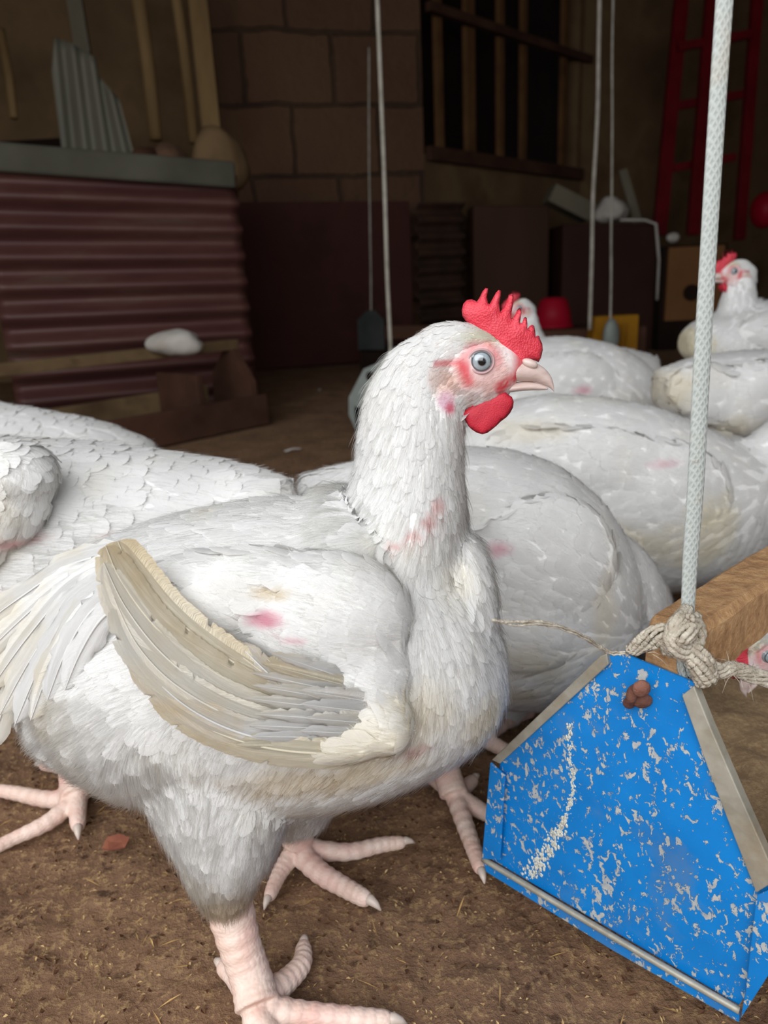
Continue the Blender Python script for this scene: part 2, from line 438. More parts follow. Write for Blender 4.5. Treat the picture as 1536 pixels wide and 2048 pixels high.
WHITE = np.array(C8(246, 245, 243)); CREAM = np.array(C8(236, 226, 203)); DIRTY = np.array(C8(216, 196, 160))
PINK = np.array(C8(232, 150, 170)); SKIN = np.array(C8(226, 170, 168)); YELL = np.array(C8(240, 230, 200))

def long_feather(pts, widthL, widthR, normal, rng, n=26, cols=(WHITE, WHITE), curl=.15, split=.06, sh=.0007, nu=4, point=0):
    """one big quill feather: shaft + two vanes with ragged, swept barb edges"""
    P, _ = resample(pts, np.ones(len(pts)), n); T = np.gradient(P, axis=0); T /= np.linalg.norm(T, axis=1)[:, None]
    Nm = np.array(normal, float); B = np.cross(Nm, T); B /= np.linalg.norm(B, axis=1)[:, None]; NN = np.cross(T, B)
    s_ = np.linspace(0, 1, n); prof = np.clip(np.minimum(1, (s_ / .12) ** .7) * (1 - np.clip((s_ - .72) / .28, 0, 1) ** 2.2), .02, 1)
    if point: prof = prof * (1 - .75 * np.clip((s_ - .35) / .65, 0, 1) ** 1.3)
    us = list(np.linspace(-1, 0, nu + 1)) + list(np.linspace(0, 1, nu + 1))[1:]
    V = np.zeros((n, len(us), 3)); uv = np.zeros((n, len(us), 2)); col = np.zeros((n, len(us), 3))
    def notches():
        r = np.ones(n)
        for _ in range(rng.randint(3, 8)): q = rng.randint(3, n - 1); r[q] *= rng.uniform(.35, .8)
        return r
    nL, nR = notches(), notches()
    ragL = nL + rng.uniform(-split, split * .5, n); ragR = nR + rng.uniform(-split, split * .5, n)
    for j, u in enumerate(us):
        wd = np.where(u < 0, widthL, widthR) * prof * abs(u) * np.where(abs(u) > .99, ragL if u < 0 else ragR, 1)
        V[:, j] = P + B * (np.sign(u) * wd)[:, None] - NN * (curl * u * u * wd)[:, None] + T * (abs(u) * wd * .5)[:, None]
        uv[:, j, 0] = u; uv[:, j, 1] = s_ * 4 + 3 * rng.rand()
        f = np.clip(abs(u) * .3 + .3 * s_ + 1.6 * (fbm(V[:, j] * [1, .2, 1], 60, 4) - .5), 0, 1)[:, None]
        col[:, j] = cols[0] * (1 - f) + cols[1] * f
    m_ = len(us); kk, jj = np.meshgrid(np.arange(n - 1), np.arange(m_ - 1), indexing='ij'); a = (kk * m_ + jj).ravel()
    Fq = np.stack([a, a + 1, a + m_ + 1, a + m_], -1)
    tv, tf = tube(P + NN * sh * .6, np.linspace(sh * 1.3, sh * .3, n), 6, cap=False)
    tv = np.array(tv); tf = np.array(tf) + n * m_
    return (np.vstack([V.reshape(-1, 3), tv]), np.vstack([Fq, tf]), np.vstack([uv.reshape(-1, 2), np.tile([[0.0, 0.3]], (len(tv), 1))]),
            np.vstack([col.reshape(-1, 3), np.tile(cols[0] * .95, (len(tv), 1))]))

# ------------------------------------------------------------------ chicken head
COMB = [(850,290),(822,250),(818,210),(828,170),(852,145),(885,140),(915,155),(930,132),(948,92),(968,68),(984,72),(982,95),(977,125),(984,165),(994,170),(1012,140),(1035,100),(1055,80),(1072,86),(1070,115),(1060,165),(1066,222),(1088,190),(1108,150),(1122,112),(1142,104),(1152,125),(1150,170),(1140,225),(1139,268),(1158,245),(1174,210),(1188,194),(1202,200),(1204,230),(1196,290),(1210,292),(1218,262),(1230,252),(1242,260),(1246,295),(1247,330),(1262,312),(1278,303),(1294,312),(1302,345),(1305,384),(1316,375),(1330,378),(1336,398),(1352,430),(1357,470),(1346,522),(1330,552),(1300,540),(1260,540),(1215,580),(1150,600),(1100,520),(1040,430),(960,370),(880,330)]
WATTLE = [(800,882),(840,855),(900,815),(960,790),(1030,755),(1085,735),(1112,758),(1140,778),(1152,810),(1148,850),(1130,885),(1105,915),(1065,945),(1035,975),(1005,1000),(975,1022),(940,1032),(900,1020),(868,998),(845,975),(828,940),(808,912)]
def hz(pts): return [((x - 922) / 3.34, -(y - 530) / 3.34) for x, y in pts]
class Head:
    def __init__(s, o, a, b, c): s.o = np.array(o); s.a = np.array(a); s.b = np.array(b); s.c = np.array(c); s.s = np.linalg.norm(a)
    def p(s, u, v, w_=0): return s.o + s.a * u + s.b * v + s.c * w_
    def uv(s, P):
        M_ = np.linalg.inv(np.stack([s.a, s.b, s.c], 1)); return (np.asarray(P) - s.o) @ M_.T
    def blobs(s, mb):
        for (u, v, w_, ru, rv, rw, ang) in [(-51, -20, 0, 118, 82, 50, 0), (28, -18, 0, 60, 56, 40, 0), (60, -12, 0, 36, 34, 25, 0), (12, -72, 0, 66, 26, 26, .35), (-70, -58, 0, 62, 58, 50, 0),
                                            (-30, 6, 0, 100, 66, 44, -.3)]:
            ca, sa = math.cos(ang), math.sin(ang)
            mb.ball(s.p(u, v, w_), (ru, rv, rw), 20, (s.a * ca + s.b * sa, -s.a * sa + s.b * ca, s.c))
        for sg in (-1, 1): mb.ball(s.p(-78, -66, sg * 42), (26, 34, 14), 14, (s.a, s.b, s.c)); mb.ball(s.p(2, 2, sg * 34), (40, 34, 12), 14, (s.a, s.b, s.c))
    def color(s, P, col):
        q = s.uv(P); u, v, w_ = q.T; near = (u > -175) & (u < 140) & (v > -130) & (v < 90) & (abs(w_) < 70)
        n = fbm(np.c_[u, v, w_], .05, 3); n2 = fbm(np.c_[u, v, w_] + 50, .16, 2)
        def put(mask, c, st):
            k = np.clip(mask, 0, 1)[:, None] * st * near[:, None]; col[:] = col * (1 - k) + np.array(c) * k
        el = lambda cu, cv, ru, rv: 1.6 - 1.6 * np.sqrt(((u - cu) / ru) ** 2 + ((v - cv) / rv) ** 2) + (n - .5) * .9
        put(el(20, 48, 75, 26), C8(228, 222, 190), .7)
        put(el(15, -28, 105, 66), C8(222, 170, 165), .75)
        put(el(-70, -40, 40, 42), C8(226, 185, 170), .7)
        d = np.sqrt(u * u + (v * 1.1) ** 2)
        ring = np.clip((d - 22) / 5, 0, 1) * np.clip((50 - d + 10 * (n - .5)) / 14, 0, 1) * np.clip((v + 20) / 24 + np.clip((-u - 18) / 10, 0, 1), 0, 1) * (.65 + .5 * (n2 - .5))
        put(ring, C8(216, 76, 86), .9)
        seg = lambda a, b, r: np.clip(1.4 - 1.4 * np.sqrt(((np.stack([u, v], 1) - (np.array(a) + np.clip(((u - a[0]) * (b[0] - a[0]) + (v - a[1]) * (b[1] - a[1])) / ((b[0] - a[0]) ** 2 + (b[1] - a[1]) ** 2), 0, 1)[:, None] * (np.array(b) - np.array(a)))) ** 2).sum(1)) / r, 0, 1)
        put(seg((-45, -2), (-88, -4), 9), C8(214, 80, 90), .7)
        put(seg((-38, -10), (-25, -40), 16), C8(214, 50, 66), .8)
        put(seg((40, -52), (92, -24), 17) * np.clip((n2 - .2) * 4, .5, 1), C8(205, 28, 48), 1)
        put(seg((86, -20), (86, 40), 26), C8(214, 60, 74), .9)
        put(seg((40, -60), (58, -92), 12), C8(205, 50, 66), .8)
        put(el(-70, -76, 24, 26), C8(222, 172, 196), .75)
        put(el(-62, -92, 13, 16), C8(214, 80, 110), .9)
        return col
    def bare(s, P):
        u, v, w_ = s.uv(P).T
        return s.edge(P) < 1
    def edge(s, P):
        u, v, w_ = s.uv(P).T
        return np.minimum(np.minimum(((u - 18) / 78) ** 2 + ((v + 14) / 50) ** 2, ((u + 70) / 27) ** 2 + ((v + 66) / 34) ** 2), np.where(u > 66, .5, 9))
    def in_head(s, P):
        u, v, w_ = s.uv(P).T; return (u > -150) & (v > -95) & (v < 100) & (u < 160)
    def parts(s, root, detail=True):
        step = 7 if detail else 14
        A = (s.a, s.b, s.c)
        V, Fc = inflate(hz(COMB), 11, 20, step, s.o, *A, bend=lambda x, y: 5 * np.sin(x * .03) + np.clip(y - 40, 0, 99) * .05 * np.sin(x * .09), amp=3)
        mesh_obj('comb', V, Fc, M['comb'], root, fixn=True)
        for sg in (-1, 1):
            V, Fc = inflate(hz(WATTLE), 8, 26, step, s.p(0, 0, sg * 15), *A, bend=lambda x, y, sg=sg: sg * (5 + np.clip(-y - 100, 0, 99) * .08), amp=2)
            mesh_obj('wattle', V, Fc, M['wattle'], root, fixn=True)
        # beak: two horn shells
        mb = MB(); n = 24
        def shell(st, k):
            P, Rr = resample([(u, v, 0) for u, v, _, _ in st], [(r, l) for _, _, r, l in st], k); V = []
            for (u, v, _), (r1, r2) in zip(P, Rr):
                for q in range(n):
                    a_ = 2 * math.pi * q / n; ry = math.sin(a_); V.append(s.p(u, v + ry * r1, math.cos(a_) * r2 * (1 - .2 * max(ry, 0))))
            Fc = [(i * n + q, i * n + (q + 1) % n, (i + 1) * n + (q + 1) % n, (i + 1) * n + q) for i in range(k - 1) for q in range(n)] + [tuple(range(n)), tuple((k - 1) * n + q for q in range(n))]
            mb.add(V, Fc)
        shell([(45, -24, 20, 22), (75, -23, 22, 25), (98, -25, 20.5, 21), (118, -28, 19, 16), (134, -36, 17, 11.5), (145, -45, 13.5, 8), (150.5, -53, 10, 5.5), (153.5, -61, 5, 3), (154, -66, 1, 1)], 40)
        shell([(35, -63, 9, 17), (65, -57.5, 10, 18.5), (100, -54.5, 9.5, 14.5), (122, -56, 7.5, 10), (138, -59, 3.5, 5), (142, -60, 1, 1)], 24)
        bk = mb.build('beak', M['beak'], root, smooth=True)
        if detail:
            for sg in (-1, 1):
                nb = MB(); nb.ball(s.p(101, -7, sg * 15), (17, 9, 8), 14, (s.a * .93 - s.b * .35, s.b * .93 + s.a * .35, s.c)); 
                nb.build('nostril_flap', M['beak'], bk, smooth=True)
        for sg in (-1, 1):
            V, Fc = ellipsoid((0, 0, 0), (1, 1, 1), 48); V = np.array(V); 
            r = np.sqrt((V[:, 0]) ** 2 + (V[:, 1]) ** 2); r = np.where(V[:, 2] > 0, r, 1.2) * 26
            dk = np.array(C8(60, 62, 66)); ir = np.array(C8(158, 168, 174)); bl = np.array(C8(10, 10, 12)); lt = np.array(C8(178, 184, 188))
            rr = r[:, None]
            c = np.where(rr < 8.4, bl, np.where(rr < 16.8, ir + (vnoise(V * 1.0, 6)[:, None] - .5) * .10, np.where(rr < 19.2, dk, lt * .8)))
            W = np.array([s.p(x * 26, y * 26, sg * (30 + z * 26)) for x, y, z in V])
            mesh_obj('eye', W, Fc, M['eye'], root, col=c, fixn=True)
            if detail:
                ang = np.linspace(0, 2 * math.pi, 41)
                P = [s.p(24.5 * math.cos(q), 23 * math.sin(q), sg * (44.5 - 1.5 * math.cos(2 * q))) for q in ang]
                V, Fc = tube(P, 2.6 * s.s, 10, cap=False); mesh_obj('eyelid', V, Fc, M['lid'], root, fixn=True)

# ------------------------------------------------------------------ chicken
def leg_mesh(mb, shank, toes):
    P, R_ = resample([p for p, _ in shank], [r for _, r in shank], 40)
    mb.tube(P, R_[:, 0] * (1 + .035 * np.sin(np.arange(40) * 1.9)), 20)
    for pts in toes:
        P, R_ = resample([p for p, _ in pts], [r for _, r in pts], 36)
        mb.tube(P, R_[:, 0] * (1 + .06 * np.sin(np.arange(36) * 1.75)), 16)
        mb.ball(P[0], [R_[0, 0]] * 3, 12); mb.ball(P[-1], [R_[-1, 0]] * 3, 12)
def gpt(px, py, z): return PZ(px, py, z)

def chicken(S):
    """S: spec with outlines read off the photo on this bird's own vertical mid-plane y = S['Y']"""
    rng = np.random.RandomState(S.get('seed', 1)); Y = S['Y']; q = S.get('q', 1.0)      # q: detail
    pm = lambda x, y, dy=0: PY(x, y, Y + dy)
    st = S['body']; cx = PY(st[len(st) // 2][0], 1000, Y)[0]
    root = thing('chicken', S['label'], 'chicken', (cx, Y, 0), 'white broiler chickens')
    mb = MB()
    # torso loft of vertical rings
    c3, rz, rw, dys = [], [], [], []
    for e in st:
        x, yt, yb, hw = e[:4]; dy = e[4] if len(e) > 4 else 0
        a, b = pm(x, yt, dy), pm(x, yb, dy); c3.append((a + b) / 2); rz.append(np.linalg.norm(a - b) / 2); rw.append(hw)
    P, Rr = resample(c3, np.c_[rz, rw], 40); n = 32; V = []
    for p, (a, b) in zip(P, Rr):
        for k in range(n):
            an = 2 * math.pi * k / n; cc, ss = math.cos(an), math.sin(an)
            V.append(p + np.array([0, np.sign(cc) * abs(cc) ** .9 * b, np.sign(ss) * abs(ss) ** .95 * a]))
    Fc = [(i * n + k, i * n + (k + 1) % n, (i + 1) * n + (k + 1) % n, (i + 1) * n + k) for i in range(len(P) - 1) for k in range(n)]
    Fc += [tuple(range(n)), tuple((len(P) - 1) * n + k for k in range(n))]
    mb.add(V, Fc)
    sc = lambda p: depth(p) / F_PX
    for lf in ([S['neck']] if S.get('neck') else []) + S.get('lofts', []):
        NP = [pm(e[0], e[1], e[4] if len(e) > 4 else 0) for e in lf]; NR = [(e[2] * sc(p), e[3]) for e, p in zip(lf, NP)]
        P, Rr = resample(NP, NR, 30); T = np.gradient(P, axis=0); T /= np.linalg.norm(T, axis=1)[:, None]; V = []
        for p, t_, (a, b) in zip(P, T, Rr):
            sd = np.array([0, 1.0, 0]) - t_ * t_[1]; sd /= np.linalg.norm(sd); u = np.cross(sd, t_)
            for k in range(24):
                an = 2 * math.pi * k / 24; V.append(p + u * math.cos(an) * a + sd * math.sin(an) * b)
        Fc = [(i * 24 + k, i * 24 + (k + 1) % 24, (i + 1) * 24 + (k + 1) % 24, (i + 1) * 24 + k) for i in range(29) for k in range(24)]
        Fc += [tuple(range(24)), tuple(29 * 24 + k for k in range(24))]; mb.add(V, Fc)
    for (x, y, rx, ry, lat, dy, ang) in S.get('blobs', []):
        p = pm(x, y, dy); k = sc(p); ca, sa = math.cos(ang), math.sin(ang)
        mb.ball(p, (rx * k, ry * k, lat), 24, ((ca, 0, sa), (-sa, 0, ca), (0, 1, 0)))
    hd = None
    if S.get('head'):
        h = S['head']; o = pm(h['eye'][0], h['eye'][1], h.get('dy', 0)); k = .000302 * h.get('size', 1.0)
        an = h.get('ang', 0); fl = -1 if h.get('flip') else 1; yw = h.get('yaw', 0)
        a = np.array([math.cos(an) * fl, 0, math.sin(an)]); b = np.array([-math.sin(an) * fl, 0, math.cos(an)]); c = np.array([0, -1.0, 0])
        if h.get('main'):
            a = (PY(1016, 718, Y) - PY(896, 718, Y)) / 120 / k
            b = (PY(956, 658, Y) - PY(956, 778, Y)) / 120 / k
        if yw:
            r_ = Matrix.Rotation(yw, 3, 'Z'); a = np.array(r_ @ Vector(a)); b = np.array(r_ @ Vector(b)); c = np.array(r_ @ Vector(c))
        hd = Head(o, a * k, b * k, c * k); hd.blobs(mb)
    vox = S.get('vox', .003); V, Fc = remesh(mb, vox, S.get('smooth', 8))
    # gentle feather-bed relief
    me_n = BVHTree.FromPolygons([tuple(v) for v in V], Fc)
    V0 = V.copy()
    V = V + 0
    # skeleton flow: (x0,y0,x1,y1,len,width,dy)
    segs = [(pm(a, b, dy), pm(c, d, dy), L, W) for (a, b, c, d, L, W, dy) in S['flow']]
    def flow(P):
        num = np.zeros((len(P), 3)); L = np.zeros(len(P)); W = np.zeros(len(P)); wt = np.zeros(len(P))
        for a, b, l_, w2 in segs:
            ab = b - a; t_ = np.clip(((P - a) @ ab) / (ab @ ab), 0, 1); d = np.linalg.norm((P - a - t_[:, None] * ab) * [1, .35, 1], axis=1)
            w_ = 1 / (d + .008) ** 4; num += w_[:, None] * ab / np.linalg.norm(ab); L += w_ * l_; W += w_ * w2; wt += w_
        return num / wt[:, None], L / wt, W / wt
    base = np.array(S.get('tint', WHITE))
    def color(P, jit=0.0):
        c = np.tile(base, (len(P), 1)); nz = fbm(P, 26, 3); nz2 = fbm(P + 3.3, 90, 2)
        for (x, y, rx, ry, cc, stg) in S.get('patch', []):
            p = PY(x, y, Y - S.get('pdy', .06)); k = sc(p)
            m_ = 1.5 - 1.5 * np.sqrt(((P[:, 0] - p[0]) / (rx * k)) ** 2 + ((P[:, 2] - p[2]) / (ry * k)) ** 2) + (nz - .5) * 1.2 + (nz2 - .5) * .8
            m_ = np.clip(m_, 0, 1)[:, None] * stg * (P[:, 1:2] < Y + .05); c = c * (1 - m_) + cc * m_
        g = np.clip((nz - .58) * 3, 0, 1)[:, None] * .2; c = c * (1 - g) + YELL * g
        return c
    def fcol(P):
        c = color(P)
        if hd is not None: c = hd.color(P, c)
        return c
    cb = color(V)
    if hd is not None: cb = hd.color(V, cb)
    Vb, Fb, mi, cb2 = V, Fc, [0] * len(Fc), cb
    legs = S.get('legs', [])
    Vl_all = []
    if legs:
        lm = MB()
        for lg in legs: leg_mesh(lm, lg['shank'], lg['toes'])
        Vl, Fl = remesh(lm, S.get('legvox', .0016), 3, .5)
        Vl[:, 2] = np.maximum(Vl[:, 2], .001)
        off = len(Vb); Fb = list(Fb) + [tuple(i + off for i in f) for f in Fl]; Vb = np.vstack([Vb, Vl]); mi += [1] * len(Fl)
        cb2 = np.vstack([cb2, np.tile(SKIN, (len(Vl), 1))])
    mesh_obj('body', Vb, Fb, None, root, col=cb2, mats=[M['body'], M['leg']], midx=mi)
    for lg in legs:
        for pts in lg['toes']:
            if lg.get('claws', True):
                (p1, r1), (p0, r0) = pts[-1], pts[-2]; d = np.array(p1) - np.array(p0); d[2] = 0; d /= np.linalg.norm(d)
                V_, F_ = tube([p1 + d * r1 * .2, p1 + d * r1 * 1.0 + (0, 0, r1 * .2), p1 + d * r1 * 1.7 - (0, 0, r1 * .1), p1 + d * r1 * 2.3 - (0, 0, r1 * .6)], [r1 * .72, r1 * .6, r1 * .4, r1 * .1], 10)
                mesh_obj('claw', V_, F_, M['claw'], root, fixn=True)
    if hd is not None: hd.parts(root, S.get('q', 1) >= 1)
    # plumage
    area_ = 0
    def wf(P, N):
        w_ = np.ones(len(P)); w_[P[:, 1] > Y + .045] = .35
        if hd is not None:
            ih = hd.in_head(P); w_[ih] *= 3.0; w_[ih & hd.bare(P)] = 0
        return w_
    ncand = int(22000 * q * S.get('dens', 1)); P, N = tri_sample(V, Fc, ncand, rng, wf)
    D, L, W = flow(P)
    if hd is not None:
        ih = hd.in_head(P); d_ = hd.p(-140, -60) - hd.p(60, 20); d_ /= np.linalg.norm(d_); bl_ = np.clip((hd.uv(P)[:, 0] + 150) / 70, 0, 1) * np.clip((hd.uv(P)[:, 1] + 95) / 30, 0, 1) * ih; B1 = bl_[:, None]; D /= np.linalg.norm(D, axis=1)[:, None]
        kb = np.clip((-hd.uv(P)[:, 0] - 10) / 90, 0, 1)[:, None]; d2 = hd.p(-130, -100) - hd.p(-60, 20); d2 /= np.linalg.norm(d2); dm = d_ * (1 - kb) + d2 * kb
        D = D * (1 - B1) + dm * B1; L = L * (1 - bl_) + (.009 + .005 * kb[:, 0]) * bl_; W = W * (1 - bl_) + (.0019 + .0008 * kb[:, 0]) * bl_
        ed = np.clip((hd.edge(P) - 1) / 1.6, 0, 1) * .6 + .4; L = np.where(ih, L * ed, L); W = np.where(ih, W * ed, W)
    D = D - N * (D * N).sum(1)[:, None]; D = D + rng.normal(0, .10, D.shape); D -= N * (D * N).sum(1)[:, None]; D /= np.linalg.norm(D, axis=1)[:, None] + 1e-9
    keep = poisson(P, np.minimum(L * .30, W * 1.15) * S.get('space', 1.0))
    P, N, D, L, W = P[keep], N[keep], D[keep], L[keep], W[keep]
    L = L * rng.uniform(.8, 1.2, len(L)); W = W * rng.uniform(.85, 1.15, len(W))
    Vf, Ff, Uf, Cf, Nf = make_feathers(me_n, P, N, D, L, W, L * S.get('lift', .10) * rng.uniform(.5, 1.5, len(L)), fcol, rng, fringe=S.get('fringe', 6))
    mesh_obj('plumage', Vf, Ff, M['feather'], root, col=Cf, uv=Uf, vn=Nf)
    # soft down
    ns = int(S.get('down', 9000))
    if ns:
        def wd(P, N):
            k = np.full(len(P), S.get('downbase', .12))
            for (x, y, r, wg) in S.get('fluff', []):
                p = pm(x, y); kk = sc(p) * r; k += wg * (((P[:, 0] - p[0]) ** 2 + (P[:, 2] - p[2]) ** 2) < kk * kk)
            if hd is not None:
                ih = hd.in_head(P); k[ih] = 1.0; k[P[:, 1] > Y + .05] *= .3
                k[ih & (hd.uv(P)[:, 0] > 55)] = 0; u_ = hd.uv(P); k[ih & (u_[:, 0] ** 2 + u_[:, 1] ** 2 < 34 ** 2)] = 0
            return k
        P, N = tri_sample(V, Fc, ns, rng, wd); D, L, W = flow(P); D -= N * (D * N).sum(1)[:, None]; D /= np.linalg.norm(D, axis=1)[:, None] + 1e-9
        L = rng.uniform(.5, 1.1, len(P)) * S.get('downlen', .016)
        cs = color(P)
        if hd is not None:
            ih = hd.in_head(P); L[ih] *= .28; D[ih] = (hd.p(-100, -50) - hd.p(0, 0)) / np.linalg.norm(hd.p(-100, -50) - hd.p(0, 0))
            ch = hd.color(P, cs.copy()); cs = np.where(ih[:, None], ch * .55 + np.array(C8(240, 226, 216)) * .45, cs)
        Vs, Fs, Cs, Ns = make_strands(P, N, D, L, np.where(L < .006, .00010, .00017), np.minimum(cs * rng.uniform(1.0, 1.06, (len(cs), 1)), .95), rng, S.get('grav', .25), stand=.32)
        mesh_obj('down', Vs, Fs, M['strand'], root, col=Cs, vn=Ns)
    # wings
    for wg in S.get('wings', []):
        wm = MB(); dyw = wg['dy']
        for (x, y, rx, ry, lat, dy, ang) in wg['blobs']:
            p = PY(x, y, Y + dy); k = sc(p); ca, sa = math.cos(ang), math.sin(ang)
            wm.ball(p, (rx * k, ry * k, lat), 28, ((ca, 0, sa), (-sa, 0, ca), (0, 1, 0)))
        Vw, Fw = remesh(wm, vox, 14); bw = BVHTree.FromPolygons([tuple(v) for v in Vw], Fw)
        segs_w = [(PY(a, b, Y + dyw), PY(c, d, Y + dyw), L_, W_) for (a, b, c, d, L_, W_) in wg['flow']]
        keepseg = segs; segs = segs_w
        P, N = tri_sample(Vw, Fw, int(9000 * q), rng, lambda P, N: (N[:, 1] < .35).astype(float) + .02)
        D, L, W = flow(P); D -= N * (D * N).sum(1)[:, None]; D += rng.normal(0, .09, D.shape); D -= N * (D * N).sum(1)[:, None]; D /= np.linalg.norm(D, axis=1)[:, None] + 1e-9
        kp = poisson(P, np.minimum(L * .34, W * 1.05) * S.get('space', 1.0)); P, N, D, L, W = P[kp], N[kp], D[kp], L[kp], W[kp]
        L = L * rng.uniform(.85, 1.15, len(L))
        Vf, Ff, Uf, Cf, Nf = make_feathers(bw, P, N, D, L, W, L * .085 * rng.uniform(.4, 1.6, len(L)), color, rng, soft=.4, fringe=S.get('fringe', 6))
        segs = keepseg
        nb_ = len(Vw); Fwq = [tuple(f) for f in Fw] + [tuple(int(i) + nb_ for i in f) for f in Ff]
        wing = mesh_obj('wing', np.vstack([Vw, Vf]), Fwq, None, root, col=np.vstack([color(Vw), Cf]), uv=np.vstack([np.zeros((nb_, 2)), Uf]), mats=[M['body'], M['feather']],
                        midx=[0] * len(Fw) + [1] * len(Ff), vn=np.vstack([np.zeros((nb_, 3)), Nf]))
        if S.get('wingdown'):
            P, N = tri_sample(Vw, Fw, S['wingdown'], rng, lambda P, N: (N[:, 1] < .2).astype(float) + .01); segs = segs_w; D, L, W = flow(P); segs = keepseg
            D -= N * (D * N).sum(1)[:, None]; D /= np.linalg.norm(D, axis=1)[:, None] + 1e-9
            Vs, Fs, Cs, Ns = make_strands(P, N, D, rng.uniform(.006, .014, len(P)), np.full(len(P), .00013), np.minimum(color(P) * rng.uniform(.95, 1.04, (len(P), 1)), .94), rng, .1, stand=.12, up0=.0012)
            mesh_obj('wing_down', Vs, Fs, M['strand'], wing, col=Cs, vn=Ns)
        if wg.get('coverts'):
            AV, AF, AU, AC = [], [], [], []; off = 0
            for (x0, y0, d0, x1, y1, d1, wd_, cc_) in wg['coverts']:
                pts = [PY(x0, y0, Y + d0), PY(x0 * .66 + x1 * .34, y0 * .66 + y1 * .34, Y + (d0 * .66 + d1 * .34) - .003), PY(x0 * .3 + x1 * .7, y0 * .3 + y1 * .7, Y + (d0 * .3 + d1 * .7) - .003), PY(x1, y1, Y + d1)]
                V_, F_, U_, C_ = long_feather(pts, wd_, wd_, (0, -1, .1), rng, cols=cc_, split=.15, n=26, curl=.3, sh=.0003, point=1); AV.append(V_); AF.append(F_ + off); AU.append(U_); AC.append(C_); off += len(V_)
            mesh_obj('covert_feathers', np.vstack(AV), np.vstack(AF), M['quill'], wing, col=np.vstack(AC), uv=np.vstack(AU))
        for fe in wg.get('quills', []):
            pts = [PY(a, b, Y + d) for a, b, d in fe['p']]
            V_, F_, U_, C_ = long_feather(pts, fe['wl'], fe['wr'], fe.get('n', (0, -1, .15)), rng, cols=fe.get('c', (WHITE, CREAM)), split=fe.get('split', .05), n=110, curl=fe.get('curl', .15))
            mesh_obj('flight_feather', V_, F_, M['quill'], wing, col=C_, uv=U_)
    if S.get('tail'):
        Vt, Ft, Ut, Ct = [], [], [], []; off = 0
        for fe in S['tail']:
            pts = [PY(a, b, Y + d) for a, b, d in fe['p']]
            V_, F_, U_, C_ = long_feather(pts, fe['w'], fe['w'], fe.get('n', (0, -1, .25)), rng, cols=fe.get('c', (WHITE, WHITE)), split=.2, n=22, curl=.3)
            Vt.append(V_); Ft.append(F_ + off); Ut.append(U_); Ct.append(C_); off += len(V_)
        mesh_obj('tail', np.vstack(Vt), np.vstack(Ft), M['feather'], root, col=np.vstack(Ct), uv=np.vstack(Ut))
    return root

# ------------------------------------------------------------------ the place: shed of block walls with an earth floor
def plane_pts(pxs, p0, n): return [PPL(x, y, p0, n) for x, y in pxs]
M['wallb'] = None
t = NT('block_wall'); v = t.tc(); br = t.node('ShaderNodeTexBrick'); t.put(br.inputs['Vector'], t.node('ShaderNodeVectorMath', operation='ADD', i0=t.tc('UV'), i1=t.mapping(t.noise(t.tc('UV'), 4, 3), (.07, .07, .07))).outputs[0])
t.put(br.inputs['Color1'], C8(104, 74, 54)); t.put(br.inputs['Color2'], C8(90, 62, 47)); t.put(br.inputs['Mortar'], C8(62, 42, 32))
br.inputs['Scale'].default_value = 1.0; br.inputs['Brick Width'].default_value = .52; br.inputs['Row Height'].default_value = .38; br.inputs['Mortar Size'].default_value = .014
br.inputs['Mortar Smooth'].default_value = .6
n1 = t.noise(t.geo(), 2.2, 6, .65)
c = t.mix(t.ramp(n1, [(.35, 0.0), (.7, .5)]), br.outputs[0], C8(112, 86, 60)); t.base(c).set(Roughness=.95)
t.bump(t.math('ADD', t.math('MULTIPLY', br.outputs[1], -1.0), t.noise(t.geo(), 20, 5)), .02); M['wallb'] = t.m
M['plaster'] = mat_noise('earth_plaster', C8(92, 70, 52), C8(124, 100, 72), 1.6, .95, .01, detail=7, c3=C8(74, 56, 38))
M['redsheet'] = mat_noise('maroon_sheet', C8(66, 38, 34), C8(76, 44, 38), 2.5, .7, .003, c3=C8(54, 32, 28))
M['dark'] = mat_noise('dark_recess', C8(30, 22, 18), C8(44, 32, 26), 3, .95, 0)  # near-black: painted darkness of openings, also the own colour of dark parts
M['roof'] = mat_noise('rusty_roof', C8(60, 48, 42), C8(82, 60, 48), 3, .8, .004)
M['wood'] = mat_noise('weathered_wood', C8(118, 92, 60), C8(156, 128, 88), 8, .85, .003, (1, 1, .15))
M['woodbar'] = mat_noise('brown_bar_wood', C8(92, 64, 40), C8(120, 86, 54), 6, .85, .002)
M['woodh'] = mat_noise('trough_wood', C8(88, 68, 51), C8(124, 102, 74), 7, .85, .003, (.2, 1, 1), c3=C8(74, 54, 42))
M['wooddark'] = mat_noise('dark_wood', C8(66, 44, 36), C8(92, 64, 50), 6, .85, .003, (.3, 1, 1))
M['paleboard'] = mat_noise('pale_board', C8(102, 96, 81), C8(128, 121, 104), 5, .85, .002, (1, 1, .2))
M['beam'] = None
t = NT('raw_beam_wood'); g = t.tc(); gr = t.noise(t.mapping(g, (60, 60, 60)), 2, 8, .7)
t.base(t.ramp(gr, [(.3, C8(150, 108, 72)), (.55, C8(196, 152, 106)), (.75, C8(214, 178, 134))])).set(Roughness=.85); t.bump(gr, .003); M['beam'] = t.m
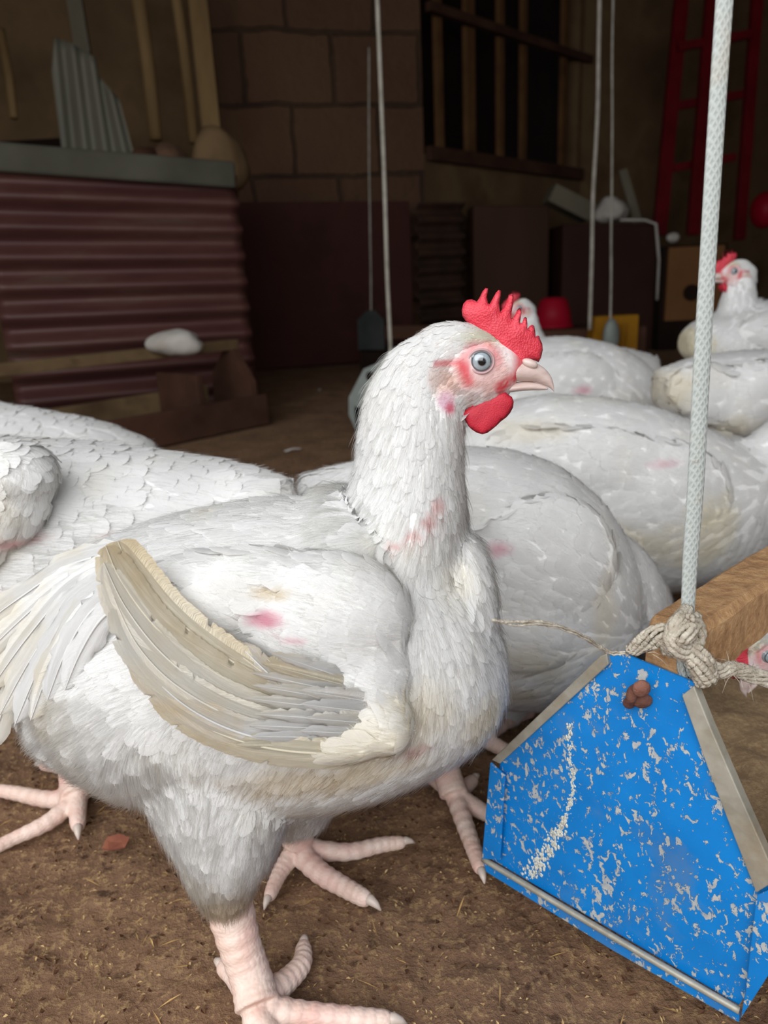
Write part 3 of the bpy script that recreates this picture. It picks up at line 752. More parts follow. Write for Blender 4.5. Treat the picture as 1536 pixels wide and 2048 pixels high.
# corrugated sheet: red oxide paint over galvanised
t = NT('corrugated_red'); g = t.geo(); n1 = t.noise(t.mapping(g, (.7, .7, 5)), 3, 6, .7)
t.base(t.ramp(n1, [(.35, C8(82, 48, 46)), (.55, C8(96, 60, 54)), (.72, C8(104, 84, 72))])).set(Roughness=.5, Metallic=.1); M['corr'] = t.m
M['corrgrey'] = mat_noise('corrugated_grey', C8(94, 91, 78), C8(116, 113, 99), 4, .6, .001, (1, 1, .3), .2)
M['galv'] = None
t = NT('galvanised_metal'); g = t.tc(); n1 = t.noise(g, 45, 5, .6); vo = t.voro(g, 120)
t.base(t.mix(t.ramp(t.noise(g, 28, 5), [(.52, 0.0), (.7, .5)]), t.ramp(n1, [(.3, C8(150, 145, 132)), (.7, C8(186, 182, 168))]), C8(150, 128, 98))).set(Roughness=.5, Metallic=.35); t.bump(t.math('ADD', n1, vo), .0006, .5); M['galv'] = t.m
M['galvd'] = mat_noise('dull_galvanised', C8(120, 128, 124), C8(148, 154, 148), 12, .6, .001, metal=.2)
# floor
t = NT('litter_floor'); g = t.geo(); n1 = t.noise(g, 9, 8, .7); n2 = t.noise(g, 160, 6, .7); vo = t.voro(g, 210)
c1 = t.ramp(n1, [(.3, C8(112, 84, 65)), (.5, C8(146, 112, 87)), (.7, C8(166, 131, 101))])
c2 = t.mix(t.ramp(n2, [(.53, 0.0), (.6, .85)]), c1, C8(186, 152, 110)); c3_ = t.mix(t.ramp(t.noise(g, 70, 5, .6), [(.3, .75), (.42, 0.0)]), c2, C8(66, 44, 34))
t.base(c3_).set(Roughness=.95); t.b.inputs['Specular IOR Level'].default_value = .2
t.bump(t.math('ADD', t.math('MULTIPLY', n2, 1.2), t.math('MULTIPLY', t.noise(g, 45, 5), 1.5)), .006, 1.0); M['floor'] = t.m

def grid_floor(x0, x1, y0, y1, st, amp, hole=None):
    xs = np.arange(x0, x1 + st / 2, st); ys = np.arange(y0, y1 + st / 2, st); X, Yg = np.meshgrid(xs, ys, indexing='ij')
    p = np.c_[X.ravel(), Yg.ravel(), np.zeros(X.size)]
    e = np.minimum(np.minimum(p[:, 0] - x0, x1 - p[:, 0]), np.minimum(p[:, 1] - y0, y1 - p[:, 1])); fade = np.clip(e / .05, 0, 1)
    z = ((fbm(p, 14, 4) - .5) * 1.6 + (fbm(p, 70, 3) - .5) * 1.3) * amp * fade; p[:, 2] = z - .0015
    nx, ny = len(xs), len(ys); i, j = np.meshgrid(np.arange(nx - 1), np.arange(ny - 1), indexing='ij'); a = (i * ny + j).ravel()
    return p, np.stack([a, a + ny, a + ny + 1, a + 1], -1)
p1, f1 = grid_floor(-.65, .95, .1, 1.3, .004, .005)
mb = MB(); xs = [-3.2, -.65, .95, 4.2]; ys = [-2.2, .1, 1.3, 8.5]
for i in range(3):
    for j in range(3):
        if i == 1 and j == 1: continue
        mb.add([(xs[i], ys[j], -.0015), (xs[i + 1], ys[j], -.0015), (xs[i + 1], ys[j + 1], -.0015), (xs[i], ys[j + 1], -.0015)], [(0, 1, 2, 3)])
Vb = np.vstack([p1, np.array(mb.V)]); Fb = np.vstack([f1, np.array(mb.F) + len(p1)])
tag(mesh_obj('floor', Vb, Fb, M['floor']), kind='structure')

W0 = np.array([-3.2, 4.35]); c1_ = PY(412, 200, 4.75); W1 = np.array(PY(845, 200, 5.0)[:2]); W2 = np.array(PY(1165, 200, 6.3)[:2]); W3 = np.array([4.2, 7.3])
H_ = 2.9
def wall(name, a, b, mat, z0=0, z1=H_, th=.12, openz=None):
    a = np.array(a); b = np.array(b); d = (b - a) / np.linalg.norm(b - a); n = np.array([-d[1], d[0]]); n = n if n[1] > 0 or abs(n[0]) > .9 else -n
    mb = MB(); pts = [(a[0], a[1], z0), (b[0], b[1], z0), (b[0], b[1], z1), (a[0], a[1], z1)]
    mb.quadprism(pts, (n[0] * th, n[1] * th, 0))
    L = np.linalg.norm(b - a); uv = [(((v[0] - a[0]) * d[0] + (v[1] - a[1]) * d[1]), v[2]) for v in mb.V]
    return tag(mb.build(name, mat, uv=uv), kind='structure')
Wc = np.array(c1_[:2])
wall('wall_back_left', W0, Wc, M['plaster'])
wall('wall_back_middle', Wc, W1, M['wallb'])
# window wall: opening with bars
d_ = (W2 - W1) / np.linalg.norm(W2 - W1); Lw = np.linalg.norm(W2 - W1)
zs = PPL(880, 312, (*W1, 0), np.array([-d_[1], d_[0], 0]))[2]
at = lambda s, z=0.0, o=0.0: np.array([W1[0] + d_[0] * s - (-d_[1]) * o, W1[1] + d_[1] * s - d_[0] * o, z])
mb = MB(); nn = np.array([-d_[1], d_[0], 0]) * .12
mb.quadprism([at(0), at(Lw), at(Lw, zs), at(0, zs)], nn)
mb.quadprism([at(0, 2.65), at(Lw, 2.65), at(Lw, H_), at(0, H_)], nn)
mb.quadprism([at(Lw - .06, zs), at(Lw, zs), at(Lw, 2.65), at(Lw - .06, 2.65)], nn)
tag(mb.build('wall_back_right', M['plaster']), kind='structure')
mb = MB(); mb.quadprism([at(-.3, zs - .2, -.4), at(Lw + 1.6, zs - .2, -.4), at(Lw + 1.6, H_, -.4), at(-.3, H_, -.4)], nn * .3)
tag(mb.build('dark_window_backdrop', M['dark']), kind='structure')  # added backdrop sheet, coloured near-black for the darkness beyond the bars
wall('wall_far_right', W2, W3, M['plaster'])
wall('wall_left', (-3.2, -2.2), (-3.2, 4.35), M['plaster'])
wall('wall_right', (4.2, 7.3), (4.2, -2.2), M['plaster'])
mb = MB(); mb.box((.5, 3.1, H_ + .03), (7.6, 10.8, .05)); tag(mb.build('ceiling', M['roof']), kind='structure')
win = thing('window_1', None, None, tuple(at(Lw / 2, zs))); tag(win, kind='structure')
NW = np.array([-d_[1], d_[0], 0])
for px in (885, 945, 1005, 1050, 1128):
    b = PPL(px + 2, 300, (*W1, 0), NW); b[2] = zs; w_ = .09 if px == 945 else .055
    mb = MB(); mb.bar(b - NW * (-.03), (b[0] + NW[0] * .03, b[1] + NW[1] * .03, 2.65), w_, .04, up=NW); mb.build('window_bar', M['woodbar'], win, bevel=.005)
mb = MB(); a_, b_ = PPL(848, 15, (*W1, 0), NW), PPL(1175, 122, (*W1, 0), NW); mb.bar(a_ - NW * .03, b_ - NW * .03, .05, .04, up=NW); mb.build('cross_rail', M['wooddark'], win)
mb = MB(); a_, b_ = PPL(850, 308, (*W1, 0), NW), PPL(1155, 350, (*W1, 0), NW); mb.bar(a_ - NW * .03, b_ - NW * .03, .08, .05, up=NW); mb.build('window_sill', M['wooddark'], win)
# bamboo poles hanging against the left wall
Yp = 4.2
for i, (x0, y0, x1, y1, r, lab) in enumerate([(0, 60, 28, 236, .022, 'short pale pole leaning at the left edge above the corrugated sheet'), (140, -60, 168, 110, .04, 'broad wooden batten ending above the grey corrugated offcut'),
        (268, -60, 312, 280, .036, 'pale straight pole right of the grey corrugated offcut'), (345, -60, 388, 286, .028, 'thin yellowish pole beside the block pillar'), (388, -80, 424, 262, .05, 'wide pinkish board beside the thin yellowish pole')]):
    a, b = PY(x0, y0, Yp), PY(x1, y1, Yp - .1); mb = MB()
    if i in (1, 4): mb.bar(a, b, r * 1.8, .03, up=(0, 1, 0))
    else:
        P, Rr = resample([a, (a + b) / 2 + (.008, 0, 0), b], [r, r * .97, r * .9], 14); mb.tube(P, Rr[:, 0], 10)
    tag(mb.build('wall_pole', M['wood'] if i != 1 else M['paleboard'], smooth=i not in (1, 4)), lab, 'pole', 'poles against the back wall')
mb = MB(); q_ = [(-40, 285), (130, 275), (140, 335), (-40, 330)]; mb.quadprism([PY(x, y, 4.3) for x, y in q_], (0, .08, 0))
tag(mb.build('dark_gap_sheet', M['dark']), 'blackish sheet painted as the darkness of an opening behind the top of the corrugated fence at far left', 'dark gap')  # no solid part here: darkness of a gap painted on an added sheet

def corrugated(name, corners, pitch_px, n_ridge, mat, amp, horiz=True, th=.0012, nseg=12, ragged=0, parent=None):
    """corners TL,TR,BR,BL in 3-D; ridges run TL->TR when horiz"""
    TL, TR, BR, BL = [np.array(c) for c in corners]; nrm = np.cross(TR - TL, BL - TL); nrm /= np.linalg.norm(nrm); nrm = nrm if nrm[1] < 0 else -nrm
    if not horiz: TL, TR, BR, BL = TL, BL, BR, TR
    ny = n_ridge * nseg; nx = 24; V = []
    rr = np.random.RandomState(3)
    for lay in (0, 1):
        for j in range(ny + 1):
            f = j / ny; a = TL * (1 - f) + BL * f; b = TR * (1 - f) + BR * f
            off = math.sin(2 * math.pi * n_ridge * f + math.pi / 2) * amp; rag = ragged * rr.rand() if lay == 0 else 0
            for i in range(nx + 1):
                g = i / nx; V.append(a * (1 - g) + b * g + nrm * (off - lay * th + .006 * math.sin(g * 5 + f * 9)))
    o = (ny + 1) * (nx + 1); Fc = []
    for j in range(ny):
        for i in range(nx):
            k = j * (nx + 1) + i; Fc.append((k, k + 1, k + nx + 2, k + nx + 1)); Fc.append((o + k, o + k + nx + 1, o + k + nx + 2, o + k + 1))
    for i in range(nx):
        Fc.append((i, i + o, i + o + 1, i + 1)); k = ny * (nx + 1) + i; Fc.append((k, k + 1, k + o + 1, k + o))
    for j in range(ny):
        k = j * (nx + 1); Fc.append((k, k + nx + 1, k + nx + 1 + o, k + o)); k += nx; Fc.append((k, k + o, k + nx + 1 + o, k + nx + 1))
    return mesh_obj(name, V, Fc, mat, parent, fixn=True)
# corrugated fence, left
a = PY(-60, 325, 2.62); b = PY(472, 352, 2.98); b0 = PY(505, 690, 2.93); a0 = np.array([a[0] + .0, a[1], .02]); b0z = np.array([b0[0], b0[1], .02])
f_ = corrugated('corrugated_sheet', [a, b, b0z, a0], 0, 9, M['corr'], .021)
tag(f_, 'maroon painted corrugated iron sheet with horizontal ridges fencing the left side', 'metal sheet')
mb = MB(); mb.bar(a + (0, -.02, .02), b + (0, -.02, .0), .03, .09, up=(0, 0, 1)); g_ = mb.build('top_flashing', mat_noise('dull_flashing', C8(70, 68, 58), C8(92, 90, 78), 4, .7, .001), f_, bevel=.01); g_['label'] = 'dull grey metal strip'
# grey corrugated offcut standing behind the fence
TLc = [PY(100, 120, 3.2), PY(240, 190, 3.3), PY(282, 350, 3.25), PY(128, 350, 3.15)]
mb = MB(); top = [(105, 85), (150, 88), (190, 100), (225, 160), (245, 200)]
nS = 44; V = []; 
for lay in (0, 1):
    for j in range(13):
        g = j / 12
        for i in range(nS + 1):
            f = i / nS; xt = 103 + f * 135; ty = np.interp(xt, [103, 108, 150, 152, 165, 192, 196, 240], [140, 75, 88, 92, 100, 115, 150, 200]); xb = 130 + f * 150
            x = xt + (xb - xt) * g; y = ty + (352 - ty) * g
            V.append(PY(x, y, 3.2 + .012 * math.cos(2 * math.pi * f * 3.6 + 2.6) + lay * .002))
o = 13 * (nS + 1); Fc = []
for j in range(12):
    for i in range(nS):
        k = j * (nS + 1) + i; Fc += [(k, k + 1, k + nS + 2, k + nS + 1), (o + k, o + k + nS + 1, o + k + nS + 2, o + k + 1)]
for i in range(nS): k = 12 * (nS + 1) + i; Fc += [(i, i + o, i + o + 1, i + 1), (k, k + 1, k + o + 1, k + o)]
tag(mesh_obj('corrugated_offcut', V, Fc, M['corrgrey'], fixn=True), 'small grey corrugated offcut with a slanted torn top standing behind the maroon fence', 'metal sheet')
mb = MB(); ca, cb_ = PY(60, 352, 3.15), PY(448, 352, 3.15); mb.quadprism([(ca[0], 3.1, 0), (cb_[0], 3.1, 0), (cb_[0], 3.1, cb_[2] - .015), (ca[0], 3.1, ca[2] - .03)], (0, .35, 0))
tag(mb.build('wall_low_left', M['plaster']), kind='structure')
# rubble on pillar foot
for i, (x, y, rx, ry, Yr, c_, lab) in enumerate([(440, 322, 52, 58, 3.3, M['plaster'], 'rounded mud lump beside the block pillar'), (342, 330, 36, 34, 3.3, M['wallb'], 'broken brown block piece between the poles and the mud lump'), (292, 330, 26, 34, 3.2, M['wooddark'], 'dark broken block piece under the pale pole')]):
    p = PY(x, y, Yr); k = depth(p) / F_PX; V, Fc = ellipsoid(p, (rx * k, .1, ry * k), 24); V = np.array(V); V += (fbm(V, 9, 3)[:, None] - .5) * .08 * (V - p) / .1
    tag(mesh_obj('rubble_block', V, Fc, c_), lab, 'rubble')
# maroon panel
mb = MB(); n_ = np.array([0, 1.0, 0]); pr_ = [PY(478, 404, 4.45), PY(818, 402, 4.7), PY(818, 402, 4.7) * [1, 1, 0] + [0, 0, .01], PY(478, 404, 4.45) * [1, 1, 0] + [0, 0, .01]]
mb.quadprism(pr_, (0, .02, 0)); tag(mb.build('maroon_panel', M['redsheet']), 'flat dark maroon panel standing against the block wall', 'panel')
# small corrugated piece right of the panel
q_ = [PY(832, 405, 4.7), PY(928, 405, 4.9), PY(928, 405, 4.9) * [1, 1, 0] + [0, 0, .05], PY(832, 405, 4.7) * [1, 1, 0] + [0, 0, .05]]
tag(corrugated('corrugated_sheet', q_, 0, 9, mat_noise('rusty_corr', C8(50, 40, 36), C8(84, 60, 48), 5, .7, 0), .022), 'narrow rusty corrugated piece under the barred window', 'metal sheet')
# cabinets
def crate(name, px0, px1, pyt, Y0, dep, mat, label, cat, zb=0.0, tilt=0):
    a, b = PY(px0, pyt, Y0), PY(px1, pyt + tilt, Y0 + (.0)); mb = MB()
    mb.quadprism([(a[0], Y0, zb), (b[0], Y0, zb), (b[0], Y0, b[2]), (a[0], Y0, a[2])], (0, dep, 0))
    return tag(mb.build(name, mat, bevel=.008), label, cat)
M['cab1'] = mat_noise('dark_brown_board', C8(62, 42, 32), C8(76, 52, 40), 3, .7, .001, (1, 1, .2))
M['cab2'] = mat_noise('dark_red_board', C8(52, 32, 27), C8(62, 38, 31), 3, .6, .001)
crate('wooden_cabinet', 946, 1100, 410, 4.75, .3, M['cab1'], 'dark brown wooden cabinet left of the maroon chest under the window', 'cabinet')
crate('wooden_chest', 1126, 1318, 448, 4.6, .5, M['cab2'], 'long dark maroon chest carrying the tilted board and white sack', 'chest')
sp = thing('loudspeaker_box', 'brown box with a round dark hole, in a black frame right of the chest', 'box', PY(1380, 640, 4.5))
a, b = PY(1334, 492, 4.5), PY(1440, 640, 4.5)
mb = MB(); mb.box(((a[0] + b[0]) / 2, 4.62, (a[2]) / 2 - .02), (b[0] - a[0] + .03, .22, a[2] + .04)); mb.build('case', M['dark'], sp, bevel=.006)
mb = MB(); mb.box(((a[0] + b[0]) / 2, 4.5, (a[2] + b[2]) / 2), (b[0] - a[0] - .02, .02, a[2] - b[2] - .02)); mb.build('front_panel', mat_noise('tan_panel', C8(122, 84, 50), C8(134, 94, 58), 4, .7, 0), sp)
mb = MB(); c = PY(1382, 585, 4.48); P = [c + (0, 0, 0), c + (0, -.015, 0)]; mb.tube(P, .045, 24); mb.build('speaker_cone', M['dark'], sp)
mb = MB(); c = PY(1138, 408, 4.7); ax = Matrix.Rotation(math.radians(27), 3, 'Y'); mb.box(c, (.27, .18, .10), [np.array(ax @ Vector(v)) for v in ((1, 0, 0), (0, 1, 0), (0, 0, 1))])
tag(mb.build('tilted_board', M['paleboard'], bevel=.004), 'pale board tilted on top of the dark maroon chest', 'board')
def lump(name, x, y, rx, ry, Y0, mat, label, cat, dep=.09, amp=.4, sc_=12):
    p = PY(x, y, Y0); k = depth(p) / F_PX; V, Fc = ellipsoid((0, 0, 0), (rx * k, dep, ry * k), 36); V = np.array(V); V *= (1 + (fbm(V + p, sc_, 3)[:, None] - .5) * amp * 2)
    return tag(mesh_obj(name, V + p, Fc, mat), label, cat)
M['sack'] = mat_noise('pale_cloth', C8(178, 170, 160), C8(208, 202, 194), 10, .9, .003)
lump('crumpled_sack', 1222, 422, 38, 24, 4.7, M['sack'], 'crumpled whitish sack on the dark maroon chest behind the hanging ropes', 'sack')
mb = MB(); mb.bar(PY(1245, 340, 4.9), PY(1275, 445, 4.85), .05, .02, up=(0, 1, 0)); tag(mb.build('leaning_slat', M['paleboard']), 'thin grey slat leaning behind the crumpled whitish sack', 'slat')
mb = MB(); mb.tube([PY(1240, 440, 4.58), PY(1290, 440, 4.57), PY(1312, 448, 4.54), PY(1318, 520, 4.54), PY(1314, 600, 4.54)], .008, 8); tag(mb.build('dangling_cord', M['sack'], smooth=True), 'pale cord hanging over the right end of the dark maroon chest', 'cord')
lump('paper_scrap', 1345, 475, 14, 10, 4.55, M['sack'], 'small white scrap on top of the brown box with the round hole', 'scrap', dep=.03)
# ladder
M['redpaint'] = mat_noise('red_paint', C8(96, 11, 20), C8(116, 17, 27), 5, .45, 0)
M['redpl'] = mat_noise('red_plastic', C8(140, 12, 32), C8(158, 18, 40), 4, .45, 0)
M['yelpl'] = mat_noise('yellow_plastic', C8(140, 94, 16), C8(164, 116, 28), 4, .5, 0)
ld = thing('step_ladder', 'tall red ladder standing against the far right wall', 'ladder', PY(1400, 640, 5.6) * [1, 1, 0])
def rail(x0, y0, x1, y1, Y0, w_, nm): mb = MB(); mb.bar(PY(x0, y0, Y0), PY(x1, y1, Y0 - .15), w_, .05, up=(0, 1, 0)); mb.build(nm, M['redpaint'], ld, bevel=.004)
rail(1368, -60, 1318, 470, 5.6, .09, 'side_rail'); rail(1428, -60, 1385, 470, 5.55, .08, 'side_rail'); rail(1518, -60, 1478, 480, 5.6, .07, 'side_rail')
for (y0, x0, x1) in ((95, 1355, 1500), (215, 1340, 1485), (340, 1328, 1470)):
    mb = MB(); mb.bar(PY(x0, y0, 5.52), PY(x1, y0 - 26, 5.52), .05, .045, up=(0, 1, 0)); mb.build('rung', M['redpaint'], ld)
lump('red_tub', 1530, 420, 26, 34, 4.7, M['redpl'], 'bright red container at the right edge beside the ladder', 'tub', amp=.1)
# overturned red basin
bs = PY(1106, 655, 3.3); V = []; n = 32; prof = [(0, .135), (.03, .135), (.06, .13), (.08, .115), (.086, .06), (.086, .01)]
prof = [(.0, .088), (.01, .088), (.015, .08), (.06, .074), (.11, .06), (.125, .045), (.128, .01)]
for z, r in prof:
    for k in range(n): an = 2 * math.pi * k / n; V.append(bs + (r * math.cos(an), r * math.sin(an), z))
Fc = [(i * n + k, i * n + (k + 1) % n, (i + 1) * n + (k + 1) % n, (i + 1) * n + k) for i in range(len(prof) - 1) for k in range(n)] + [tuple(range(n)), tuple((len(prof) - 1) * n + k for k in range(n))]
tag(mesh_obj('red_basin', V, Fc, M['redpl'], fixn=True), 'overturned round red basin on the brown board behind the chickens', 'basin')
mb = MB(); a, b = PY(1060, 657, 3.3), PY(1270, 668, 3.3); mb.quadprism([(a[0], 3.15, 0), (b[0], 3.15, 0), (b[0], 3.15, a[2] - .002), (a[0], 3.15, a[2] - .002)], (0, .35, 0))
tag(mb.build('feed_board', M['wooddark'], bevel=.01), 'low brown wooden block under the overturned red basin', 'board')
mb = MB(); a, b = PY(1180, 634, 3.05), PY(1275, 690, 3.05); mb.quadprism([(a[0], 3.05, .01), (b[0], 3.05, .01), (b[0], 3.05, a[2]), (a[0] + .02, 3.05, a[2])], (0, .09, 0))
for k in range(5): mb.box((b[0] - .05 - k * .018, 3.045, a[2] * .6), (.005, .012, a[2] * .6))
tag(mb.build('yellow_crate', M['yelpl'], bevel=.004), 'yellow plastic crate on the floor right of the red basin', 'crate')
lump('feed_scoop', 1222, 672, 16, 34, 2.95, M['galvd'], 'small grey metal scoop hanging in front of the yellow crate', 'scoop', dep=.02, amp=.1)
lump('foam_lump', 358, 688, 50, 24, 2.42, M['sack'], 'angular whitish lump resting on the rail of the left wooden trough', 'lump', dep=.05, amp=.7, sc_=9)
# long wooden trough left
G1 = PZ(540, 850); G0 = PZ(250, 912); dT = (G0 - G1) / np.linalg.norm(G0 - G1); Lt = 1.7; nT = np.array([-dT[1], dT[0], 0]); nT = nT if nT[1] > 0 else -nT
G1 = G1 + (0, 0, .004)
wt = thing('wooden_feed_trough', 'long low dark wooden feed trough with a top rail by the corrugated fence', 'feed trough', tuple(G1))
def tb(nm, s0, s1, o0, o1, z0, z1, mat): 
    mb = MB(); c0 = G1 + dT * s0 + nT * o0; mb.quadprism([c0 + (0, 0, z0), G1 + dT * s1 + nT * o0 + (0, 0, z0), G1 + dT * s1 + nT * o0 + (0, 0, z1), c0 + (0, 0, z1)], nT * (o1 - o0)); mb.build(nm, mat, wt, bevel=.003)
tb('front_board', 0, Lt, 0, .022, 0, .105, M['wooddark']); tb('back_board', .06, Lt, .26, .282, 0, .13, M['woodh'])
tb('bottom_board', .02, Lt, .02, .262, .0, .015, M['wooddark'])
c = G1 + dT * .02
mb = MB(); mb.quadprism([c + nT * .022, c + nT * .26, c + nT * .25 + (0, 0, .17), c + nT * .17 + (0, 0, .255), c + nT * .11 + (0, 0, .255), c + nT * .03 + (0, 0, .15)], dT * .022); mb.build('end_board', M['wooddark'], wt)
mb = MB(); mb.bar(G1 + dT * .0 + nT * .16 + (0, 0, .272), G1 + dT * Lt + nT * .16 + (0, 0, .272), .06, .035); mb.build('top_rail', M['woodh'], wt, bevel=.003)
tb('divider', .24, .265, .022, .26, .015, .2, M['wooddark'])

# ------------------------------------------------------------------ hanging ropes in the back
M['rope'] = None
t = NT('woven_rope'); g = t.tc(); vo = t.node('ShaderNodeTexWave', wave_type='BANDS', bands_direction='DIAGONAL'); t.put(vo.inputs['Vector'], t.mapping(g, (1, 1, .6))); vo.inputs['Scale'].default_value = 210; vo.inputs['Distortion'].default_value = 1.5
v2 = t.node('ShaderNodeTexWave', wave_type='BANDS', bands_direction='DIAGONAL'); t.put(v2.inputs['Vector'], t.mapping(g, (-1, 1, .6))); v2.inputs['Scale'].default_value = 210
hh = t.math('MAXIMUM', vo.outputs[1], v2.outputs[1]); n1 = t.noise(g, 30, 4)
c = t.mix(t.ramp(n1, [(.55, 0.0), (.75, .45)]), t.ramp(hh, [(.3, C8(162, 167, 163)), (.9, C8(176, 181, 177))]), C8(176, 160, 138))
c = t.mix(t.ramp(t.noise(g, 120, 3), [(.68, 0.0), (.74, .6)]), c, C8(120, 100, 78)); t.base(c).set(Roughness=.75); t.bump(hh, .0005, .6); M['rope'] = t.m
M['rag'] = mat_noise('frayed_rope', C8(160, 148, 132), C8(206, 198, 182), 150, .85, .0015, (1, 1, 1))
M['thinrope'] = mat_noise('thin_cord', C8(150, 144, 132), C8(186, 180, 168), 20, .85, 0)
def thinrope(pts, r, label, flat=.5):
    P, Rr = resample([PY(x, y, Y_) for x, y, Y_ in pts], [r] * len(pts), 30); P = P.copy(); P[:, 0] += (vnoise(P, 4) - .5) * r * 1.5
    mb = MB(); mb.tube(P, r, 8, flat); tag(mb.build('thin_rope', M['thinrope'], smooth=True), label, 'rope', 'thin ropes hanging from the roof')
thinrope([(752, -60, 2.4), (763, 200, 2.4), (772, 450, 2.38), (781, 735, 2.35)], .0062, 'pale twisted rope holding the grey feeder behind the neck of the front chicken')
thinrope([(737, 95, 4.0), (739, 330, 4.0), (742, 640, 3.95)], .004, 'faint thin rope just left of the pale twisted rope')
thinrope([(1202, -60, 3.0), (1196, 200, 3.0), (1186, 430, 3.0), (1180, 660, 2.98)], .0075, 'left of two thin ropes above the red basin')
thinrope([(1226, -60, 3.2), (1224, 200, 3.2), (1222, 430, 3.2), (1222, 655, 3.0)], .0045, 'right of two thin ropes, above the yellow crate')

# ------------------------------------------------------------------ hanging feeders behind
def back_feeder(pl, Y_, mat, label, depth_, name='hanging_feeder', dirv=(.5, .86, 0)):
    r = thing(name, label, 'feeder', tuple(PY(pl[0][0], pl[0][1], Y_) * [1, 1, 0]), 'hanging poultry feeders')
    mb = MB(); P = [PY(x, y, Y_) for x, y in pl]; mb.quadprism(P, (0.003, .012, 0)); mb.build('end_plate', mat, r, bevel=.002)
    return r, P
r, P = back_feeder([(697, 830), (697, 795), (727, 738), (765, 722), (800, 735), (830, 800), (830, 862), (712, 864)], 2.32, M['galvd'], 'grey metal end of a feeder standing behind the neck of the front chicken', .5)
mb = MB(); c = PY(741, 752, 2.31); mb.tube([c, c + (0, -.004, 0)], .014, 16); mb.build('hole', M['dark'], r)
zt = P[2][2]; mb = MB(); mb.bar(PY(778, 745, 2.34), PY(800, 728, 2.34) + (.25, .5, 0), .04, .03); mb.build('top_rail', M['woodh'], r)
mb = MB(); mb.quadprism([P[7], P[6], P[6] + (.3, .6, 0), P[7] + (.3, .6, 0)], (0, 0, .08)); mb.build('trough_box', M['galvd'], r)
r, P = back_feeder([(716, 700), (714, 640), (732, 622), (750, 620), (768, 640), (770, 700)], 3.9, mat_noise('dark_metal', C8(44, 46, 46), C8(62, 64, 62), 8, .6, 0), 'dark far feeder with a long board left of the front chicken head', .4)
mb = MB(); mb.quadprism([PY(716, 652, 3.92), PY(960, 650, 3.92), PY(960, 672, 3.92), PY(716, 680, 3.92)], (0, .02, 0)); mb.build('side_board', M['wooddark'], r)
mb = MB(); q1, q2 = PY(720, 698, 3.95), PY(960, 694, 3.95); mb.quadprism([q1, q2, q2 * [1, 1, 0] + [0, 0, .002], q1 * [1, 1, 0] + [0, 0, .002]], (0, .2, 0)); mb.build('trough_box', M['dark'], r)

# ------------------------------------------------------------------ blue feeder trough in front
t = NT('chipped_blue_paint'); g = t.tc()
big = t.noise(g, 26, 3, .5); fine = t.noise(t.mapping(g, (1, 1, .7)), 200, 5, .66, .5)
sp_ = t.math('ADD', fine, t.math('MULTIPLY', t.math('SUBTRACT', big, .5), .28))
chip = t.ramp(sp_, [(.565, 0.0), (.58, 1.0)])
blue = t.ramp(t.noise(g, 30, 4), [(.3, C8(6, 116, 192)), (.7, C8(10, 130, 210))])
grey = t.ramp(t.noise(g, 200, 3), [(.3, C8(160, 164, 168)), (.6, C8(186, 188, 186)), (.78, C8(188, 160, 120))])
grime = t.ramp(t.noise(g, 18, 5, .6), [(.55, 0.0), (.72, .35)]); c = t.mix(grime, t.mix(chip, blue, grey), C8(120, 120, 104))
t.base(c).set(Roughness=t.ramp(chip, [(0, .38), (1, .6)])); t.bump(t.math('SUBTRACT', 1.0, chip), .0006, .8); M['blue'] = t.m
bl = PZ(975, 1717, .035); br_ = PZ(1486, 2020, .035); ex = (br_ - bl) / np.linalg.norm(br_ - bl); nB = np.cross((0, 0, 1), ex); nB = nB if nB[1] > 0 else -nB   # nB points away from camera
pl = lambda x, y, o=0.0: PPL(x, y, bl, nB) + nB * o
ft = thing('blue_feeder_trough', 'hanging feed trough with a chipped bright blue metal end in the right foreground', 'feed trough', tuple(bl * [1, 1, 0]))
face = [(1003, 1521), (1221, 1310), (1252, 1309), (1391, 1366), (1540, 1752), (1500, 1978), (1478, 2010), (972, 1712)]
mb = MB(); mb.quadprism([pl(x, y) for x, y in face], nB * .0012); pt_ = mb.build('end_plate', M['blue'], ft)
# folded edges
def strip(nm, pts, mat, o0, o1, parent=ft, bev=.0006):
    mb = MB(); mb.quadprism([pl(x, y, o0) for x, y in pts], nB * (o1 - o0)); return mb.build(nm, mat, parent, bevel=bev)
strip('edge_strip', [(988, 1516), (1004, 1524), (1222, 1325), (1218, 1304), (1206, 1308)], M['galv'], -.003, .004)
strip('edge_strip', [(1368, 1387), (1392, 1368), (1424, 1448), (1478, 1573), (1541, 1715), (1548, 1760), (1516, 1780), (1467, 1655), (1418, 1527)], M['galv'], -.003, .004)
strip('side_flange', [(989, 1518), (1018, 1545), (1008, 1712), (972, 1710)], M['blue'], -.0055, -.0035)
strip('side_flange', [(1518, 1782), (1600, 1745), (1600, 1850), (1486, 2028), (1497, 1965)], M['blue'], -.0045, -.003)
mb = MB(); A_ = [pl(972, 1712, -.004), pl(1230, 1862, -.005), pl(1484, 2012, -.004)]; P, Rr = resample(A_, [.0022] * 3, 24); mb.tube(P, .0022, 10); mb.build('rolled_rim', M['galv'], ft, smooth=True)
strip('bottom_flange', [(972, 1716), (1230, 1866), (1484, 2016), (1482, 2036), (1230, 1893), (978, 1738)], M['blue'], -.004, -.001)
